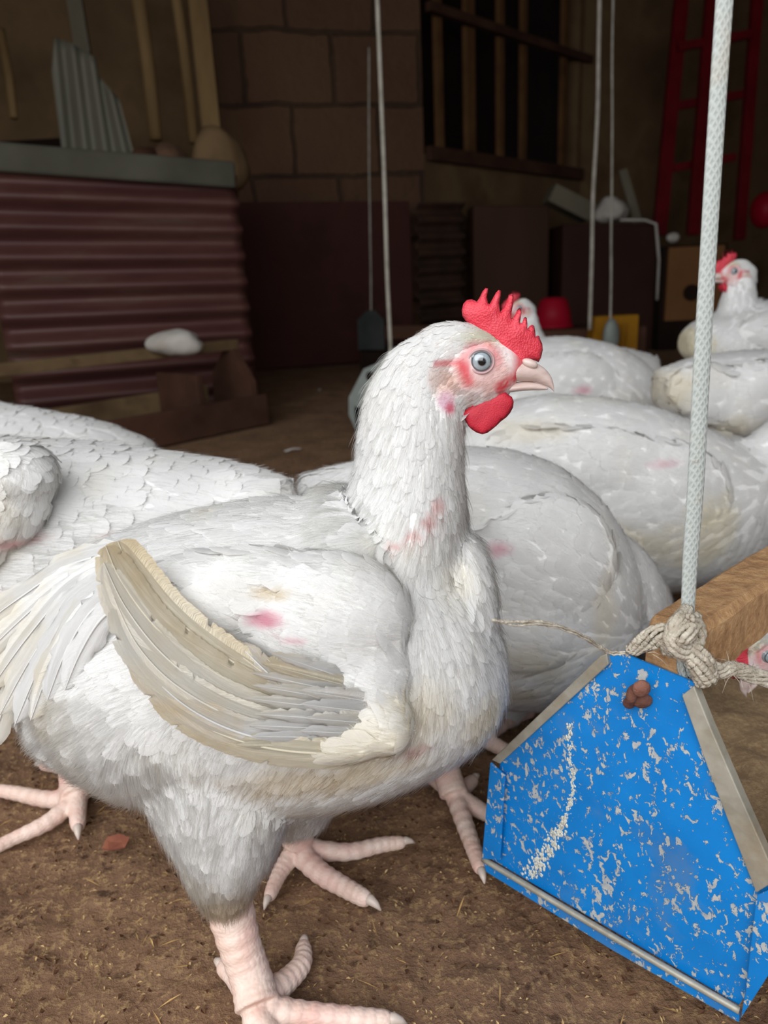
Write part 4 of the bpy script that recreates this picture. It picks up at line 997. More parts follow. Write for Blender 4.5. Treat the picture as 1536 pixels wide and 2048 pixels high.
# dried streak of mash on the plate
M['mash'] = mat_noise('dried_mash', C8(200, 200, 190), C8(226, 224, 210), 120, .9, .001)
rg = np.random.RandomState(5); mb = MB(); path = [(1138, 1450), (1140, 1520), (1146, 1580), (1138, 1610), (1122, 1655), (1100, 1690), (1078, 1730), (1062, 1752)]
Pp, _ = resample([(x, y, 0) for x, y in path], [1] * 8, 120)
for k_, (x, y, _) in enumerate(Pp):
    for _ in range(4):
        c = pl(x + rg.normal(0, 2.5 + 7 * (k_ > 70)), y + rg.normal(0, 6), -.0001); r_ = rg.uniform(.0002, .0011) * (1.2 if k_ > 60 else .8); mb.ball(c, (r_, .0003, r_ * rg.uniform(1, 2.2)), 6, (ex, nB, (0, 0, 1)))
mb.build('mash_streak', M['mash'], ft, smooth=True, fixn=False)
# bent rusty nail
M['rust'] = mat_noise('rusty_iron', C8(94, 62, 52), C8(140, 98, 84), 120, .8, .001)
mb = MB(); P, Rr = resample([pl(1304, 1362, -.012), pl(1284, 1368, -.010), pl(1276, 1385, -.009), pl(1262, 1402, -.003), pl(1258, 1408, .004)], [.0034, .0036, .003, .0034, .0034], 20); mb.tube(P, Rr[:, 0], 10)
mb.ball(pl(1302, 1360, -.012), (.0052, .0032, .0052), 14); mb.ball(pl(1291, 1396, -.004), (.006, .003, .0045), 14); mb.build('bent_nail', M['rust'], ft, smooth=True)
# ridge beam
bA = PPL(1322, 1288, bl, nB); bB = PZ(1562, 1128, bA[2]); dB = (bB - bA) / np.linalg.norm(bB - bA)
sB = np.cross(dB, (0, 0, 1))
P0 = bA + dB * .004 + (0, 0, -.004); mb = MB(); nb = 40; V = []
prof = [(-.016, -.024), (-.016, .009), (-.012, .013), (.012, .013), (.016, .009), (.016, -.024), (.012, -.028), (-.012, -.028)]
for i in range(nb):
    c = P0 + dB * (.46 * i / (nb - 1)); e = .72 if i == 0 else 1
    for (a, b) in prof: V.append(c + sB * a * e + np.array([0, 0, b * e]) + (np.random.RandomState(i * 9 + int(a * 999) % 7).rand(3) - .5) * .0015)
Fc = [(i * 8 + k, i * 8 + (k + 1) % 8, (i + 1) * 8 + (k + 1) % 8, (i + 1) * 8 + k) for i in range(nb - 1) for k in range(8)] + [tuple(range(8)), tuple((nb - 1) * 8 + k for k in range(8))]
mesh_obj('ridge_beam', V, Fc, M['beam'], ft, smooth=False, fixn=True)
# trough body
LT = .42; dd_ = dB * LT; eL = pl(1003, 1521, .001); eBL = pl(980, 1705, .001); eBR = pl(1486, 2000, .001); eR = pl(1540, 1752, .001)
for a, b in ((eL, eBL), (eR, eBR)):
    mb = MB(); sgn = ex * (-.0015 if a is eL else .0015); mb.quadprism([a, b, b + dd_, a + dd_], sgn); mb.build('side_panel', M['blue'], ft)
mb = MB(); mb.quadprism([eBL, eBR, eBR + dd_, eBL + dd_], (0, 0, .002)); mb.build('bottom_panel', M['galv'], ft)
# feed mash in the trough
M['feed'] = None
t = NT('feed_mash'); g = t.geo(); n2 = t.noise(g, 220, 6, .7); n1 = t.noise(g, 25, 5)
t.base(t.mix(t.ramp(n2, [(.45, 0.0), (.65, .7)]), t.ramp(n1, [(.3, C8(140, 112, 82)), (.7, C8(164, 136, 102))]), C8(192, 164, 124))).set(Roughness=.95); t.bump(n2, .003, 1); M['feed'] = t.m
V = []; nx, ny = 40, 120
for j in range(ny):
    for i in range(nx):
        u = i / (nx - 1); p = eBL * (1 - u) + eBR * u + dd_ * (.01 + .97 * j / (ny - 1)) + ex * (.004 * (1 - 2 * u)); p = p.copy(); p[2] = .085 + .012 * math.sin(u * 3) ; V.append(p)
V = np.array(V); V[:, 2] += (fbm(V, 30, 4) - .5) * .02
Fc = [(j * nx + i, j * nx + i + 1, (j + 1) * nx + i + 1, (j + 1) * nx + i) for j in range(ny - 1) for i in range(nx - 1)]
V2 = V.copy(); V2[:, 2] = .039; o = nx * ny; Fc = Fc + [tuple(o + k for k in f[::-1]) for f in Fc]
bd = [i for i in range(nx)] + [j * nx + nx - 1 for j in range(1, ny)] + [(ny - 1) * nx + i for i in range(nx - 2, -1, -1)] + [j * nx for j in range(ny - 2, 0, -1)]
Fc += [(bd[k], bd[(k + 1) % len(bd)], bd[(k + 1) % len(bd)] + o, bd[k] + o) for k in range(len(bd))]
tag(mesh_obj('feed_mash', np.vstack([V, V2]), Fc, M['feed'], fixn=True), 'tan ground feed filling the blue ended trough', 'feed', kind='stuff')
# rope with knot
Yk = bA[1]; rt = thing('suspension_rope', 'thick pale grey woven rope knotted to the ridge beam of the blue ended trough', 'rope', tuple(bA))
kn = PY(1372, 1285, Yk - .005)
pts = [(1374, 1262, Yk), (1380, 1130, Yk + .0), (1392, 960, Yk), (1402, 760, Yk), (1418, 480, Yk), (1434, 220, Yk), (1449, 0, Yk), (1458, -140, Yk), (1480, -600, Yk)]
rw_ = [.0042, .0052, .0058, .0062, .0060, .0062, .0062, .0064, .0068]
rw_ = [k_ * depth(PY(x, y, Y_)) / F_PX for k_, (x, y, Y_) in zip([13, 15.5, 17, 17.5, 17, 17.5, 18, 19, 19], pts)]; P, Rr = resample([PY(x, y, Y_) for x, y, Y_ in pts], rw_, 160); mb = MB(); mb.tube(P, Rr[:, 0], 16, .5, side=(1, 0, 0)); mb.build('rope_strap', M['rope'], rt, smooth=True)
def strands(nm, pts, rad, n, twist, parent, mat, seed=0, thin=.0011, flat=.6):
    P, Rr = resample([PY(x, y, Yk + d) for x, y, d in pts], rad, 50); T = np.gradient(P, axis=0); T /= np.linalg.norm(T, axis=1)[:, None]; mb = MB(); rr = np.random.RandomState(seed)
    for k in range(n):
        ph = 2 * math.pi * k / n; V = []; sd = np.cross(T, (0, -1, 0)); sd /= np.linalg.norm(sd, axis=1)[:, None]; up = np.cross(sd, T)
        a = ph + np.linspace(0, twist, 50); q = P + sd * (np.cos(a) * Rr[:, 0])[:, None] + up * (np.sin(a) * Rr[:, 0] * flat)[:, None]; q += rr.normal(0, .0002, q.shape)
        mb.tube(q, thin * rr.uniform(.8, 1.3), 6)
    return mb.build(nm, mat, parent, smooth=True, fixn=False)
K = [(1374, 1225, -.004), (1358, 1250, -.016), (1352, 1280, -.018), (1368, 1300, -.016), (1386, 1285, -.012), (1390, 1258, -.014), (1372, 1245, -.018)]
strands('knot', K, [.004, .0045, .005, .005, .0048, .0045, .004], 9, 5, rt, M['rag'], 1, .0016)
strands('knot', [(1392, 1240, -.006), (1380, 1262, -.018), (1362, 1272, -.02), (1346, 1284, -.016), (1340, 1300, -.01)], [.004, .005, .005, .005, .004], 8, 3, rt, M['rag'], 2, .0016)
strands('loose_tail', [(1350, 1272, -.014), (1320, 1270, -.012), (1290, 1284, -.008), (1262, 1302, -.004)], [.005, .0055, .0045, .0025], 9, 2, rt, M['rag'], 3, .0015)
strands('rope_wrap', [(1376, 1270, .0), (1374, 1310, -.006), (1376, 1350, -.004), (1380, 1362, .006)], [.004, .0042, .004, .004], 7, 3, rt, M['rope'], 4, .0016)
strands('loose_tail', [(1375, 1290, -.014), (1398, 1322, -.018), (1415, 1362, -.016)], [.004, .0055, .005], 9, 1.5, rt, M['rag'], 5, .0017)
strands('loose_tail', [(1395, 1310, -.012), (1430, 1340, -.012), (1470, 1338, -.008), (1510, 1352, -.006), (1580, 1372, -.006)], [.003, .0038, .0032, .0034, .0036], 8, 6, rt, M['rag'], 6, .0013)
strands('loose_tail', [(1250, 1306, -.004), (1215, 1302, -.006), (1150, 1265, -.02), (1090, 1248, -.03), (1030, 1246, -.035), (985, 1240, -.04)], [.0008, .0008, .0008, .0011, .0011, .0003], 3, 6, rt, M['rag'], 7, .0006)
rg = np.random.RandomState(11); mb = MB()
for _ in range(90):
    x, y = [(1374, 1262), (1300, 1282), (1410, 1345), (1460, 1340), (1500, 1350), (1370, 1290)][rg.randint(6)]; x += rg.normal(0, 14); y += rg.normal(0, 12)
    p = PY(x, y, Yk - .012); d = rg.normal(0, 1, 3); d /= np.linalg.norm(d); L = rg.uniform(.004, .012)
    mb.tube([p, p + d * L * .5, p + d * L + (0, 0, -.002)], [.0002, .00015, .00005], 4, cap=False)
mb.build('frayed_fibre', M['rag'], rt, fixn=False)

# ------------------------------------------------------------------ litter on the floor
rg = np.random.RandomState(21)
def litter(name, n, mat, lr, wr, label, cat, box=(-.5, .55, .28, 1.1)):
    x = rg.uniform(box[0], box[1], n); y = box[2] + (box[3] - box[2]) * rg.rand(n) ** 1.6; ang = rg.uniform(0, math.pi, n); L = rg.uniform(*lr, n); w_ = rg.uniform(*wr, n)
    p = np.c_[x, y, np.zeros(n)]; z = ((fbm(p, 14, 4) - .5) * 1.6 + (fbm(p, 90, 3) - .5) * .9) * .005 - .001 
    tl = rg.normal(0, .3, n); V = []; Fc = []
    for i in range(n):
        d = np.array([math.cos(ang[i]), math.sin(ang[i]), math.sin(tl[i])]); s = np.array([-d[1], d[0], rg.normal(0, .3)]); c = np.array([x[i], y[i], z[i] + w_[i] * .5 + abs(d[2]) * L[i] * .4])
        k = len(V); up = np.array([0, 0, w_[i] * .35]); V += [c - d * L[i] / 2, c + s * w_[i] / 2 + up, c + d * L[i] / 2, c - s * w_[i] / 2 + up, c - up]; Fc += [(k, k + 1, k + 2), (k, k + 2, k + 3), (k, k + 4, k + 1), (k + 1, k + 4, k + 2), (k + 2, k + 4, k + 3), (k + 3, k + 4, k)]
    tag(mesh_obj(name, V, Fc, mat, smooth=False), label, cat, kind='stuff')
litter('husk_litter', 5200, mat_noise('husk', C8(150, 118, 78), C8(202, 172, 124), 60, .9, 0), (.0015, .0042), (.0008, .0018), 'tiny pale husks strewn over the brown earth floor', 'litter')
litter('dark_crumbs', 3200, mat_noise('crumb', C8(62, 42, 32), C8(112, 80, 58), 60, .95, 0), (.002, .006), (.0015, .004), 'dark crumbs scattered over the brown earth floor', 'litter')
litter('straw_bits', 420, mat_noise('straw', C8(150, 116, 70), C8(190, 156, 104), 60, .9, 0), (.008, .018), (.0007, .0014), 'short straw pieces lying on the brown earth floor', 'litter')
# dry leaf and small white feathers on the ground
mb = MB(); c = PZ(230, 1692, .006); mb.quadprism([c + np.array(v) for v in ((-.010, -.003, 0), (-.002, -.008, .002), (.010, -.004, .001), (.012, .004, .004), (.002, .007, .006), (-.008, .006, .004))], (0, 0, .0006))
tag(mb.build('dry_leaf', mat_noise('leafm', C8(120, 70, 56), C8(142, 88, 68), 90, .7, 0)), 'small reddish dry leaf on the dark floor left of the front leg', 'leaf')
for k_, (x, y, L, an, lab) in enumerate([(585, 900, .05, .3, 'white fallen feather on the floor beyond the backs of the left chickens'), (640, 780, .03, 1.2, 'tiny white feather lying on the far floor near the grey feeder')]):
    c = PZ(x, y, .006); d = np.array([math.cos(an), math.sin(an), .05]); pts = [c - d * L / 2, c + (0, 0, .004), c + d * L / 2]
    V_, F_, U_, C_ = long_feather(pts, L * .16, L * .16, (0, 0, 1), np.random.RandomState(k_), n=14); tag(mesh_obj('fallen_feather', V_, F_, M['feather'], col=C_, uv=U_), lab, 'feather', 'fallen feathers')
# ------------------------------------------------------------------ the chickens
def gz(x, y, z, r): return (PZ(x, y, z), r)
def py(x, y, Y, r): return (PY(x, y, Y), r)
Ym = .44
main = dict(wingdown=9000, label='white chicken with a red comb standing in profile in the foreground, head raised', Y=Ym, seed=3, vox=.0022, smooth=11, q=1.6, dens=1.5, space=.95, down=120000, downbase=.45, downlen=.016, grav=.12, lift=.055,
  body=[(70, 1205, 1420, .022), (110, 1165, 1490, .045), (180, 1120, 1520, .066), (260, 1082, 1545, .08), (360, 1048, 1560, .088), (460, 1026, 1560, .092), (560, 1010, 1560, .094), (660, 1012, 1552, .094),
        (760, 1040, 1525, .09), (850, 1080, 1490, .082), (920, 1120, 1460, .07), (970, 1190, 1425, .052), (1000, 1270, 1370, .026)],
  neck=[(780, 1210, 150, .062), (796, 1100, 138, .052), (812, 1010, 119, .044), (818, 940, 107, .037), (822, 870, 104, .031), (830, 800, 96, .0245), (848, 750, 80, .0185), (880, 722, 60, .014)],
  lofts=[[(430, 1440, 200, .055, -.03), (442, 1500, 188, .053, -.036), (448, 1560, 162, .049, -.042), (452, 1620, 134, .043, -.048), (454, 1680, 104, .036, -.053), (451, 1730, 80, .027, -.056), (453, 1768, 58, .020, -.058), (456, 1795, 44, .0155, -.058)],
         [(590, 1500, 130, .05, .04), (592, 1580, 90, .035, .05), (598, 1640, 50, .02, .055)]],
  blobs=[(690, 1078, 115, 88, .07, 0, -.25), (930, 1200, 62, 150, .034, -.01, .05),
         (160, 1400, 90, 130, .05, 0, .3)],
  head=dict(eye=(956, 718), main=True),
  flow=[(800, 690, 745, 860, .019, .0036, 0), (860, 780, 838, 930, .018, .0034, 0), (915, 840, 905, 980, .016, .0032, 0), (770, 920, 720, 1040, .024, .0048, 0), (850, 980, 815, 1100, .022, .0045, 0), (720, 1040, 600, 1060, .028, .008, 0),
        (925, 1080, 960, 1250, .022, .0042, 0), (985, 1250, 940, 1430, .022, .0046, 0), (870, 1150, 890, 1400, .022, .0046, 0), (640, 1030, 400, 1060, .032, .009, 0), (400, 1060, 150, 1180, .032, .009, 0),
        (700, 1200, 300, 1250, .03, .010, 0), (880, 1470, 550, 1560, .022, .006, -.03), (560, 1480, 430, 1600, .024, .007, -.05), (450, 1560, 450, 1770, .016, .0038, -.05), (280, 1300, 80, 1450, .028, .006, 0), (280, 1450, 120, 1540, .026, .006, 0), (350, 1520, 400, 1640, .02, .0045, -.06), (540, 1540, 520, 1660, .018, .004, -.06)],
  fluff=[(705, 1025, 60, 3), (110, 1450, 130, 1.2), (250, 1400, 150, 1.0), (350, 1600, 130, 1.0), (460, 1700, 130, 1.2), (650, 1560, 140, .5), (850, 1480, 90, .5), (880, 1050, 70, .5), (150, 1300, 120, .5), (350, 1480, 150, .8)],
  patch=[(545, 1192, 40, 20, PINK * .95, .9), (600, 1222, 26, 10, PINK, .5), (560, 1148, 42, 12, DIRTY, .7), (884, 1036, 18, 18, SKIN * .95, .75), (862, 1064, 22, 13, SKIN * .95, .8), (832, 1090, 24, 10, SKIN * .95, .8), (796, 1108, 26, 9, SKIN, .7), (700, 1400, 220, 90, CREAM, .6),
         (640, 1500, 170, 60, DIRTY, .6), (760, 1480, 120, 50, CREAM, .45), (960, 1440, 60, 60, CREAM, .7), (350, 1075, 60, 26, CREAM, .5), (270, 1050, 60, 26, DIRTY, .4), (455, 1770, 80, 40, DIRTY, .6), (920, 1190, 60, 60, YELL, .25),
         (60, 1340, 60, 130, CREAM, .5), (88, 1340, 26, 20, SKIN, .6), (200, 1270, 20, 16, SKIN, .5), (820, 1455, 50, 14, SKIN * .8, .6)],
  wings=[dict(dy=-.09, blobs=[(660, 1235, 165, 135, .030, -.068, -.05), (480, 1190, 190, 92, .022, -.066, .08), (730, 1340, 98, 122, .030, -.070, .2), (690, 1448, 140, 56, .028, -.084, .08), (778, 1432, 50, 66, .026, -.084, .1), (570, 1375, 190, 92, .020, -.076, .12), (380, 1170, 130, 62, .014, -.066, .15)],
    flow=[(800, 1220, 640, 1150, .024, .007), (640, 1140, 300, 1130, .032, .009), (800, 1330, 640, 1260, .022, .0065), (640, 1250, 300, 1180, .03, .008), (790, 1430, 620, 1380, .02, .006), (620, 1370, 400, 1290, .028, .007), (760, 1480, 560, 1470, .024, .0055)],
    coverts=[(x0 - 30, y0, -.088, x1, y1, -.117, w_, c_) for x0, y0, x1, y1, w_, c_ in [(800, 1492, 470, 1490, .0055, (CREAM, CREAM)), (810, 1478, 500, 1472, .006, (WHITE, CREAM)), (815, 1462, 490, 1450, .006, (WHITE, CREAM)), (812, 1446, 510, 1428, .006, (WHITE, CREAM)), (806, 1430, 490, 1396, .006, (WHITE * .98, CREAM)),
      (800, 1415, 505, 1370, .0055, (WHITE, CREAM)), (790, 1400, 500, 1345, .005, (WHITE, DIRTY)), (775, 1385, 520, 1325, .005, (CREAM, DIRTY)), (760, 1370, 540, 1305, .005, (WHITE, CREAM)), (820, 1470, 600, 1462, .006, (WHITE, WHITE)), (822, 1450, 610, 1436, .006, (WHITE, CREAM)), (820, 1430, 600, 1408, .006, (WHITE, WHITE)), (814, 1410, 600, 1380, .0055, (WHITE, CREAM))]],
    quills=[
      dict(p=[(700, 1425, -.094), (590, 1385, -.098), (470, 1325, -.099), (350, 1235, -.098), (262, 1130, -.094), (236, 1082, -.092)], wl=.0105, wr=.0135, c=(CREAM * 1.02, DIRTY)),
      dict(p=[(720, 1450, -.096), (560, 1408, -.101), (430, 1345, -.103), (320, 1262, -.102), (245, 1165, -.098), (212, 1092, -.095)], wl=.0105, wr=.0125, c=(CREAM * 1.02, DIRTY)),
      dict(p=[(740, 1470, -.098), (580, 1442, -.104), (440, 1392, -.106), (330, 1312, -.105), (252, 1215, -.101), (208, 1125, -.097)], wl=.010, wr=.012, c=((WHITE + CREAM) / 2, CREAM)),
      dict(p=[(760, 1482, -.10), (600, 1468, -.107), (460, 1430, -.109), (350, 1368, -.108), (275, 1290, -.104), (228, 1195, -.10)], wl=.010, wr=.012, c=((WHITE + CREAM) / 2, CREAM)),
      dict(p=[(780, 1492, -.10), (620, 1490, -.109), (490, 1468, -.112), (385, 1420, -.110), (305, 1350, -.106), (262, 1270, -.102)], wl=.009, wr=.011, c=(WHITE * .95, DIRTY * 1.05)),
      dict(p=[(780, 1500, -.10), (650, 1506, -.110), (530, 1494, -.113), (425, 1460, -.111), (345, 1408, -.108), (300, 1345, -.104)], wl=.008, wr=.010, c=(CREAM, DIRTY)),
      dict(p=[(690, 1440, -.098), (640, 1400, -.102), (585, 1360, -.101), (535, 1318, -.098)], wl=.006, wr=.007, c=(CREAM, DIRTY)),
      dict(p=[(720, 1445, -.099), (670, 1412, -.104), (620, 1372, -.103), (580, 1335, -.100)], wl=.006, wr=.007, c=(WHITE, DIRTY)),
      dict(p=[(650, 1430, -.097), (590, 1390, -.100), (530, 1340, -.099), (480, 1290, -.096)], wl=.006, wr=.007, c=(WHITE, DIRTY)),
      dict(p=[(620, 1415, -.097), (560, 1370, -.099), (500, 1325, -.098), (440, 1280, -.096)], wl=.006, wr=.007, c=(CREAM, DIRTY)),
    ])],
  tail=[dict(p=[(x0, y0, d), ((x0 * 2 + x1) / 3 - bx, (y0 * 2 + y1) / 3 - by, d), ((x0 + 2 * x1) / 3 - bx, (y0 + 2 * y1) / 3 - by * .6, d), (x1, y1, d)], w=.0085, c=cc) for x0, y0, x1, y1, d, bx, by, cc in
    [(270, 1100, -60, 1270, -.045, 10, 30, (WHITE, CREAM)), (260, 1120, -50, 1330, -.05, 12, 34, (WHITE, CREAM)), (250, 1125, -20, 1380, -.055, 14, 36, (WHITE, CREAM)), (245, 1140, 0, 1430, -.06, 16, 36, (WHITE, CREAM)), (240, 1150, 30, 1450, -.064, 18, 34, (WHITE, WHITE)),
     (240, 1165, 62, 1440, -.068, 18, 30, (WHITE, CREAM)), (245, 1180, 95, 1400, -.072, 16, 26, (WHITE, WHITE)), (255, 1200, 130, 1380, -.076, 12, 20, (WHITE, WHITE)), (150, 1190, -80, 1480, -.04, 14, 20, (CREAM, DIRTY)), (120, 1220, -70, 1540, -.045, 16, 20, (CREAM, DIRTY)), (130, 1240, -20, 1500, -.05, 16, 20, (WHITE, CREAM))]],
  legvox=.0011,
  legs=[dict(shank=[py(450, 1735, .395, .0165), py(458, 1800, .388, .0155), py(480, 1890, .376, .0134), py(502, 1955, .367, .0132), gz(515, 2012, .022, .0142)],
             toes=[[gz(520, 2020, .016, .0105), gz(600, 2028, .012, .0078), gz(700, 2036, .010, .0068), gz(770, 2040, .008, .0060)],
                   [gz(530, 1995, .016, .010), gz(575, 1960, .012, .0078), gz(603, 1928, .010, .0070), gz(607, 1895, .008, .0055)],
                   [gz(505, 2000, .020, .009), gz(470, 1955, .012, .0065), gz(448, 1936, .010, .0055)],
                   [gz(515, 2040, .016, .010), gz(560, 2110, .011, .0075), gz(620, 2170, .008, .0055)]]),
        dict(shank=[py(600, 1560, .50, .016), py(604, 1630, .50, .0125), gz(592, 1690, .020, .0125)],
             toes=[[gz(600, 1695, .014, .009), gz(690, 1704, .010, .0072), (PZ(760, 1690, .008), .0065), gz(800, 1685, .007, .0055)],
                   [gz(600, 1705, .014, .010), gz(640, 1745, .011, .0085), gz(690, 1775, .009, .0075), gz(728, 1796, .008, .0066)],
                   [gz(590, 1700, .014, .009), gz(560, 1745, .010, .0065), gz(540, 1790, .007, .0050)],
                   [gz(595, 1690, .016, .008), gz(585, 1655, .009, .0055)]])])
chicken(main)

C_ = dict(wingdown=2500, label='white chicken right behind the foreground one, bending its neck down to the blue ended trough', Y=.655, seed=5, vox=.0032, smooth=12, q=1.0, space=1.15, down=9000, lift=.05,
  body=[(602, 960, 1010, .018, .03), (640, 945, 1150, .045, .02), (720, 925, 1280, .07), (820, 905, 1350, .085), (920, 897, 1380, .093), (1020, 902, 1395, .095), (1110, 932, 1395, .092), (1185, 990, 1360, .08), (1235, 1065, 1310, .06), (1262, 1130, 1270, .035)],
  neck=[(1150, 1150, 120, .06), (1215, 1160, 96, .05), (1262, 1195, 72, .04), (1295, 1245, 52, .032, .012), (1318, 1300, 42, .027, .025), (1335, 1350, 36, .022, .035)],
  blobs=[(890, 1420, 60, 70, .03, -.05, 0), (1000, 1400, 60, 60, .03, .04, 0)],
  head=dict(eye=(1352, 1395), ang=-1.35, size=.9, dy=.045),
  flow=[(1320, 1280, 1240, 1120, .02, .005, 0), (1240, 1120, 1150, 1000, .024, .008, 0), (1150, 960, 900, 910, .03, .011, 0), (900, 920, 620, 980, .03, .011, 0), (1240, 1250, 1200, 1350, .02, .006, 0), (1150, 1380, 900, 1400, .022, .007, 0), (900, 1400, 880, 1480, .02, .006, 0)],
  patch=[(988, 1078, 40, 22, PINK, .6), (1000, 1300, 200, 70, CREAM, .55), (1010, 1380, 130, 50, CREAM, .8), (1190, 1200, 30, 100, CREAM, .5)], fluff=[(1290, 1230, 80, .6), (900, 1450, 60, .8), (640, 960, 60, .4)],
  wings=[dict(dy=-.08, blobs=[(1080, 1150, 150, 170, .025, -.070, -.5), (1040, 1260, 150, 100, .024, -.074, -.1), (900, 1130, 180, 110, .02, -.07, -.1)],
     flow=[(1200, 1150, 1080, 1050, .028, .0075), (1080, 1050, 850, 1040, .032, .0085), (1180, 1270, 1040, 1180, .024, .0065), (1040, 1170, 850, 1150, .03, .0075), (1140, 1350, 950, 1300, .024, .006)], quills=[])],
  legs=[dict(shank=[py(885, 1440, .585, .0145), py(888, 1520, .575, .0125), gz(908, 1590, .018, .0128)], claws=True,
             toes=[[gz(912, 1598, .015, .009), gz(932, 1655, .010, .0078), gz(950, 1705, .008, .0068), gz(960, 1735, .007, .0058)], [gz(918, 1595, .015, .009), gz(960, 1620, .009, .0075), gz(1000, 1640, .007, .006)], [gz(912, 1590, .016, .008), gz(945, 1562, .010, .006)],
                   [gz(905, 1585, .016, .008), gz(865, 1555, .010, .0065)]]),
        dict(shank=[py(1000, 1390, .69, .014), gz(965, 1470, .02, .012)], toes=[[gz(965, 1475, .014, .009), gz(1020, 1440, .01, .007), gz(1060, 1425, .008, .006)], [gz(965, 1475, .014, .009), gz(1010, 1500, .01, .007), gz(1050, 1510, .008, .006)], [gz(960, 1475, .014, .008), gz(925, 1480, .01, .006)]])])
chicken(C_)

A_ = dict(wingdown=8000, label='white chicken seen from behind at the left edge with its tail towards the raised neck', Y=.63, seed=8, vox=.003, smooth=12, q=.9, space=1.1, down=16000, lift=.05, downlen=.02,
  body=[(-330, 960, 1180, .04), (-250, 900, 1290, .07), (-150, 885, 1370, .088), (-50, 880, 1410, .096), (50, 878, 1420, .1), (150, 884, 1400, .1), (250, 894, 1350, .095), (350, 906, 1280, .082), (450, 924, 1170, .062), (530, 948, 1080, .042, -.02), (584, 975, 1020, .018, -.03)],
  neck=[(-280, 1050, 130, .06), (-340, 950, 90, .045), (-380, 850, 66, .035), (-395, 780, 55, .028)], head=dict(eye=(-430, 740), flip=True, size=.95),
  blobs=[(120, 1430, 70, 90, .035, -.04, 0), (230, 1420, 70, 80, .03, .04, 0)],
  flow=[(-380, 800, -300, 980, .02, .006, 0), (-250, 920, 100, 900, .032, .011, 0), (100, 900, 400, 930, .034, .012, 0), (400, 930, 590, 985, .036, .012, 0), (-200, 1200, 200, 1250, .03, .01, 0), (100, 1150, 350, 1120, .03, .008, -.08), (120, 1400, 130, 1520, .02, .006, 0)],
  wd0=0, patch=[(10, 1000, 100, 120, CREAM, .5), (75, 1055, 40, 18, SKIN, .8), (10, 1155, 40, 20, SKIN, .6), (250, 1060, 40, 12, SKIN, .5)], fluff=[(120, 1120, 160, 1.5), (250, 1060, 100, 1.2)],
  wings=[dict(dy=-.1, blobs=[(36, 950, 80, 66, .026, -.086, .1), (10, 1010, 95, 78, .024, -.088, .9), (-50, 1090, 110, 60, .02, -.09, .9), (-110, 960, 170, 90, .03, -.08, 0)],
     flow=[(-200, 920, 60, 920, .026, .006), (60, 920, -20, 1100, .028, .0055), (-150, 1000, -40, 1120, .03, .006)],
     quills=[])],
  legs=[dict(shank=[py(142, 1470, .60, .0145), py(145, 1540, .60, .0125), gz(150, 1596, .018, .0128)],
             toes=[[gz(148, 1600, .014, .009), gz(90, 1598, .010, .0078), gz(30, 1586, .008, .0068), gz(-10, 1580, .007, .0058)], [gz(145, 1605, .014, .009), gz(95, 1645, .010, .0075), gz(30, 1676, .007, .006), gz(-20, 1700, .007, .006)], [gz(155, 1600, .016, .009), gz(156, 1650, .010, .0065)]]),
        dict(shank=[py(180, 1440, .665, .0145), gz(185, 1545, .018, .012)], toes=[[gz(185, 1548, .014, .009), gz(130, 1535, .01, .007), gz(90, 1530, .008, .006)], [gz(185, 1548, .014, .009), gz(170, 1585, .01, .007)]])])
chicken(A_)

B_ = dict(label='white chicken at far left, only its back rising beyond the left chicken', Y=.95, seed=12, vox=.005, smooth=12, q=.45, space=1.2, down=4000, lift=.05,
  body=[(-350, 850, 1050, .05), (-250, 815, 1120, .08), (-120, 802, 1150, .1), (0, 805, 1160, .1), (100, 820, 1150, .095), (190, 838, 1100, .08), (265, 865, 1030, .055), (315, 893, 960, .02)],
  neck=[(-300, 900, 90, .06), (-360, 800, 55, .04), (-380, 740, 42, .03)], head=dict(eye=(-400, 700), flip=True, size=.95),
  flow=[(-300, 830, 0, 815, .032, .012, 0), (0, 815, 310, 895, .034, .013, 0), (-100, 1000, 200, 1000, .03, .012, 0)], patch=[])
chicken(B_)
D_ = dict(wingdown=2500, label='large white chicken in the middle right, its side filling the space behind the thick rope', Y=.9, seed=15, vox=.0045, smooth=12, q=.8, space=1.25, down=5000, lift=.045,
  body=[(890, 890, 1020, .03), (930, 862, 1080, .055), (1000, 812, 1130, .08), (1090, 790, 1160, .095), (1190, 794, 1175, .1), (1290, 812, 1180, .1), (1380, 846, 1165, .095), (1450, 882, 1145, .085), (1520, 915, 1120, .065), (1580, 965, 1080, .035)],
  neck=[(1450, 990, 95, .06), (1530, 940, 78, .045), (1600, 860, 56, .034), (1625, 800, 46, .027)], head=dict(eye=(1650, 770), size=.95),
  flow=[(1625, 800, 1540, 940, .022, .007, 0), (1480, 900, 1250, 810, .03, .011, 0), (1250, 810, 960, 850, .032, .012, 0), (1500, 1050, 1480, 1140, .02, .007, 0), (1400, 1160, 1000, 1140, .024, .009, 0)],
  patch=[(1310, 915, 40, 12, PINK, .4), (1200, 1080, 220, 70, CREAM, .75), (1060, 860, 110, 24, CREAM, .5), (1400, 1050, 90, 90, YELL, .6)],
  wings=[dict(dy=-.085, blobs=[(1330, 1010, 150, 130, .026, -.074, -.35), (1200, 960, 190, 110, .022, -.074, -.2), (1080, 930, 130, 80, .02, -.068, -.1)],
    flow=[(1450, 1000, 1300, 900, .028, .011), (1300, 900, 1030, 880, .032, .012), (1440, 1090, 1280, 1020, .026, .01), (1280, 1000, 1020, 960, .03, .012)], quills=[])])
chicken(D_)
